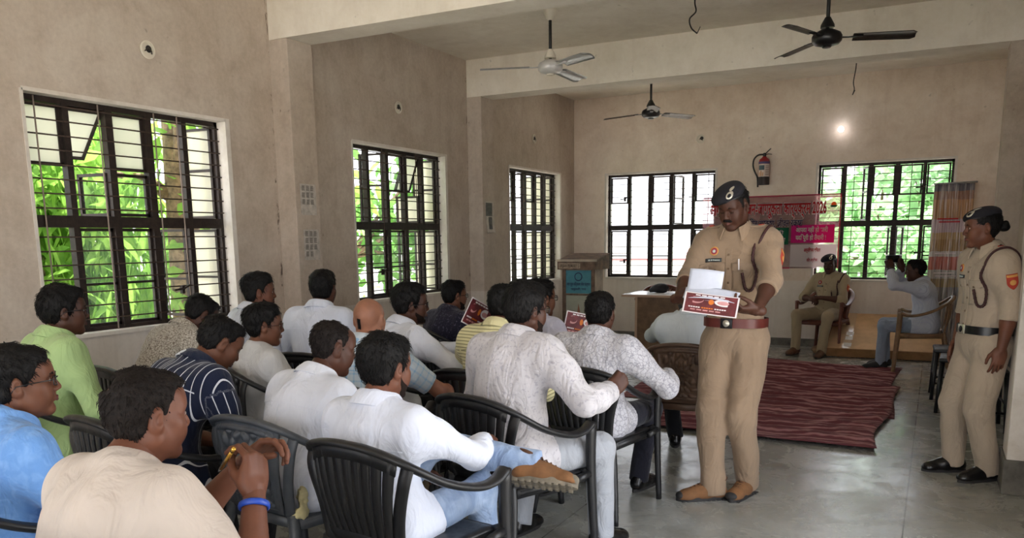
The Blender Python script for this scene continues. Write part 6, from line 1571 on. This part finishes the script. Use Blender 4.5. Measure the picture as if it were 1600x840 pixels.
OFF = person(dict(label='policeman in khaki uniform and beret standing and reading papers', head=(3.835, 4.56, 1.605), heading=188, sit=False, shirt=dict(mat=C_KHAKI, sleeve='half', tucked=True, hem=.085, fold=.006, res=.0075, armr=1.08, off=.013, neck=.016, open=34), trousers=dict(mat=C_KHAKI, waist=.10, loose=1.22, fold=.012, res=.009, off=.006, drop=.06),
    shoes=dict(mat=S_TAN, sole=S_SOLE, kind='boot', near=True, lace=S_LACE, scale=1.12), skin='dark', girth=1.03, hair=dict(top=.008, side=.004, back=.005, line=.074, wave=.4, quiff=0), moustache=1.25, res=.009, hres=.0038, hscale=.92, hairres=.0045, eyes=False, yaw=10, pitch=20, hip=.865, thigh=.422, shin=.412, fwR=(3.800, 4.425, .085), fwL=(3.955, 4.60, .085), toeR=48, toeL=6, fpitchR=0, kneeR=(.05, 1, 0), kneeL=(-.02, 1, 0), seed=111, shw=.178,
    wR=(3.640, 4.130, 1.095), wL=(4.045, 4.185, 1.085), elbR=(.7, -.5, -.9), elbL=(-.9, -.45, -.6), poseR='hold', poseL='hold', whdirR=(.80, -.35, .12), whbackR=(-.1, -.35, -.90), whdirL=(-.80, -.50, .08), whbackL=(.1, -.35, -.90), lean=-1, curve=8, fat=1.03))
beret(OFF, 13, .022, .016, (-.036, .1)); uniform(OFF, C_KHAKI)
M_RBELT = simple('red_brown_leather_belt', (96, 38, 32), .4, var=.12); M_DKM = simple('dark_metal_buckle', (40, 38, 40), .35, .6)
belt_ring(OFF, .095, .176, .144, .050, M_RBELT, 'belt', (M_DKM, M_SILV))
sh_ = OFF['shirt']; s_ = Surf(sh_); kk = OFF['k']
b = MB(); p_ = s_.hit(kk.N + V(-.062, 0, 0) + kk.f2 * .45 - kk.t2 * .150, -kk.f2)
if p_ is not None: b.tube([p_ + kk.f2 * .010 + kk.t2 * .030, p_ + kk.f2 * .010 - kk.t2 * .028], .0042, 8); tag(b.build('pocket_pen', M_FLYW, sh_, True))
for sx in (-.09, .09, -.045, .045):
    pass
# papers and flyer in his hands
pc = V(3.838, 4.10, 1.140); RP = frame(V(.965, .10, -.04), V(-.02, .62, .78))
t = empty('folded_paper', tuple(pc)); tag(t, 'white folded sheets of paper read by the standing policeman', 'paper')
def sheet(par, name, o, x, y, w, h, mat, curl=.01, n=(10, 8)):
    R = frame(x, y); b = MB(); b.grid(lambda u, v: R @ V((u - .5) * w, v * h, curl * math.sin(u * 3.1) + curl * v * v) + o, n[0], n[1], .0012); return b.build(name, mat, par, True)
M_WP = simple('white_sheet_paper', (206, 212, 228), .6, var=.03)
sheet(t, 'upright_sheet', V(-.045, .02, .035), V(.96, .12, -.10), V(0, .35, .95), .17, .115, M_WP); sheet(t, 'folded_leaf', V(.0, -.035, -.002), V(.97, .10, -.10), V(.05, .80, .40), .27, .085, M_WP, .012); sheet(t, 'under_leaf', V(.0, -.032, -.008), V(.97, .10, -.10), V(.04, .85, .36), .26, .10, M_WP, .006)
flyer((3.845, 4.062, 1.118), frame(V(.965, .10, -.11), V(.03, .35, .93)), .268, .105, 'maroon printed flyer held below white sheets by the standing policeman')

WOM = person(dict(label='policewoman in pale khaki uniform and beret standing by the right pillar', head=(5.052, 5.50, 1.478), heading=243, sit=False, fem=True, shirt=dict(mat=C_KHAKI2, sleeve='half', tucked=True, hem=.07, fold=.006, res=.008, armr=1.02, off=.012, neck=.012, open=36), trousers=dict(mat=C_KHAKI2, waist=.085, loose=1.16, fold=.011, off=.006, drop=.045),
    shoes=dict(SH, near=True), skin='warm', girth=.98, shw=.158, hair=dict(top=.006, side=.006, back=.012, line=.066, burn=-.004, nape=-.066, wave=.4, quiff=0), res=.009, hres=.0042, yaw=14, pitch=2, hip=.815, thigh=.376, shin=.354, seed=121, hscale=.88, arm=(.265, .235), handscale=.92,
    handL=(-.225, .02, .70), handR=(.215, .06, .70), elbL=(-.6, -.9, 0), elbR=(.6, -.9, 0), hdirL=(-.02, .15, -1), hbackL=(-.95, .25, 0), hdirR=(.02, .2, -1), hbackR=(.95, .25, 0), footL=(-.10, -.03, .085), footR=(.10, .06, .085), toeL=-10, toeR=6, gaze=(0, .0)))
beret(WOM, 10, .018, .014, (-.034, .1)); uniform(WOM, C_KHAKI2)
belt_ring(WOM, .080, .166, .138, .048, simple('black_uniform_belt', (20, 19, 20), .3), 'belt', (M_SILV, M_DKM))
f = Field(); f.ell((0, -.125, .010), (.036, .034, .034)); f.ell((.012, -.142, .004), (.024, .02, .026), k=.01); P_, Q_ = f.mesh(.006, lambda p: .004 * wob(p, 110, 3)); link('hair_bun', WOM['hw'](P_), Q_, HAIR, WOM['o'])

SEAT = person(dict(label='seated policeman in khaki and beret under the banner by the back wall', head=(3.660, 10.90, 1.093), heading=197, shirt=dict(mat=C_KHAKI3, sleeve='half', tucked=True, hem=-.02, fold=.007), trousers=dict(mat=C_KHAKI3, waist=.02, fold=.008), shoes=dict(mat=S_BRN, sole=S_SOLE), skin='dark', hair=dict(top=.008, side=.004, back=.005, line=.074, wave=.4, quiff=0), res=.012, hres=.006, yaw=-6, pitch=4, lean=-10, curve=8, seed=131, handL=(-.02, .24, .70), handR=(.10, .26, .68), elbL=(-.9, -.2, -.6), elbR=(.9, -.2, -.6), poseL='grip', poseR='grip', footL=(-.15, .46, .085), footR=(.20, .42, .085), moustache=.9))
beret(SEAT, 13, .022, .012, (-.034, .1)); uniform(SEAT, C_KHAKI3, -1, True, True, True)
seat_for(SEAT, 'red-brown plastic armchair under the seated policeman by the back wall', 'slat', P_RED, key='tan', grp=None)
PH = person(dict(label='man in blue-grey shirt and pale jeans taking a photo with his phone', head=(4.640, 9.78, 1.070), heading=268, shirt=dict(mat=C_SHIRTG, fold=.008), trousers=dict(mat=T_BLUEJ, loose=.92, name='jeans'), shoes=dict(mat=S_SNK, sole=S_WSOLE), skin='dark', hair=dict(top=.014, side=.007, back=.009, line=.07, wave=.5), res=.0115, hres=.006, yaw=2, pitch=4, lean=2, curve=14, seed=141, wL=(4.400, 9.70, 1.095), wR=(4.500, 9.87, 1.095), elbL=(-.9, .1, -.8), elbR=(.9, .1, -.8), poseL='grip', poseR='grip', whdirL=(-.25, .15, .9), whbackL=(.3, -.9, .2), whdirR=(-.25, -.15, .9), whbackR=(.3, .9, .2), footL=(-.10, .42, .085), footR=(.12, .38, .085)))
seat_for(PH, 'wood-brown plastic armchair under the man taking a photo', 'slat', P_TAN, key='woodtan', grp=None)
t = empty('smartphone', (4.415, 9.775, 1.195), RAD(-50)); tag(t, 'dark smartphone held up by the man taking a photo', 'phone')
b = MB(); b.bbox((-.005, -.080, -.038), (.004, .080, .038), .003); b.build('case', simple('teal_grey_phone_case', (58, 74, 82), .4), t); b = MB(); b.bbox((.004, -.074, -.034), (.0055, .074, .034), .001); b.build('screen', simple('phone_glass', (20, 22, 26), .1), t)
b = MB(); b.bbox((-.008, .042, -.004), (-.004, .072, .030), .002); b.lathe([(0, -.010), (.008, -.010), (.008, -.005), (0, -.005)], 12, c=(0, .057, .02), R=roty(RAD(90))); b.build('camera_bump', M_BLK, t)
b = MB(); kq = PH['k']; u_ = nrm(kq.W[-1] - kq.E[-1]); x_ = nrm(np.cross(u_, V(0, 0, 1))); y_ = np.cross(u_, x_); c_ = kq.W[-1] - u_ * .03
b.tube([c_ + (x_ * math.cos(a) + y_ * math.sin(a)) * .043 for a in np.linspace(0, 6.283, 25)[:-1]], .006, 8, closed=True, flat=(.6, 1.6)); b.build('wristwatch', M_BLK, PH['o'], True)
# ================================================================== daylight and camera
sc = bpy.context.scene
w = bpy.data.worlds.new('overcast_sky'); sc.world = w; w.use_nodes = True
nt = w.node_tree; bg = nt.nodes['Background']
tc = nt.nodes.new('ShaderNodeTexCoord'); sx = nt.nodes.new('ShaderNodeSeparateXYZ'); rp = nt.nodes.new('ShaderNodeValToRGB')
nt.links.new(tc.outputs['Generated'], sx.inputs[0]); nt.links.new(sx.outputs[2], rp.inputs[0]); nt.links.new(rp.outputs[0], bg.inputs[0])
e = rp.color_ramp.elements; e[0].position = 0; e[0].color = (.93, .95, 1, 1); e[1].position = 1; e[1].color = (.80, .88, 1, 1)
bg.inputs[1].default_value = SKY
sn = bpy.data.lights.new('sun', 'SUN'); sn.energy = SUN; sn.angle = RAD(1.5); sn.color = (1, .97, .93); so = bpy.data.objects.new('sun', sn); COL.objects.link(so)
so.rotation_euler = Vector((.30, -.90, -1.75)).to_track_quat('-Z', 'Y').to_euler(); so.location = (0, 20, 20)
def portal(name, loc, rot, sx_, sy_):
    l = bpy.data.lights.new(name, 'AREA'); l.shape = 'RECTANGLE'; l.size = sx_; l.size_y = sy_; l.cycles.is_portal = True
    o = bpy.data.objects.new(name, l); COL.objects.link(o); o.location = loc; o.rotation_euler = rot
zc = (Z0 + Z1) / 2; hz = Z1 - Z0
for a, c in LW + [(-2.6, -.6)]: portal('window_daylight', (-.02, (a + c) / 2, zc), (0, RAD(-90), 0), hz, c - a)
for a, c in BWN: portal('window_daylight', ((a + c) / 2, YB + .02, zc), (RAD(-90), 0, 0), c - a, hz)
for a, c, z_ in ((1.6, 3.9, 2.5), (-3.0, -.6, 2.75)): portal('doorway_daylight', (XR + .1, (a + c) / 2, z_ / 2), (0, RAD(90), 0), z_, c - a)
for a, c in ((.25, 2.55), (2.85, 5.2)): portal('doorway_daylight', ((a + c) / 2, YF - .1, 1.5), (RAD(90), 0, 0), c - a, 3.0)
cam = bpy.data.cameras.new('camera'); co_ = bpy.data.objects.new('camera', cam); COL.objects.link(co_)
cam.sensor_fit = 'HORIZONTAL'; cam.sensor_width = 36.0; cam.lens = 36.0 * 1272.27 / 1600
cam.shift_y = (600 - 420) / 1600.0; cam.clip_start = .05; cam.clip_end = 500
yw, pt, rl = RAD(27.3666), RAD(10.0708), RAD(-.7134)
fwd = Vector((-math.sin(yw) * math.cos(pt), math.cos(yw) * math.cos(pt), -math.sin(pt)))
r0 = Vector((math.cos(yw), math.sin(yw), 0)); u0 = r0.cross(fwd)
rr = r0 * math.cos(rl) + u0 * math.sin(rl); uu = -r0 * math.sin(rl) + u0 * math.cos(rl)
co_.matrix_world = Matrix(((rr.x, uu.x, -fwd.x, 4.8275), (rr.y, uu.y, -fwd.y, 0.0), (rr.z, uu.z, -fwd.z, 1.45), (0, 0, 0, 1)))
sc.camera = co_
sc.view_settings.view_transform = 'Standard'; sc.view_settings.look = 'None'; sc.view_settings.gamma = 1; sc.view_settings.use_curve_mapping = False
sc.view_settings.exposure = EXPO
sc.cycles.use_denoising = True
sc.cycles.max_bounces = 10; sc.cycles.diffuse_bounces = 6; sc.cycles.transparent_max_bounces = 24
sc.cycles.sample_clamp_indirect = 6
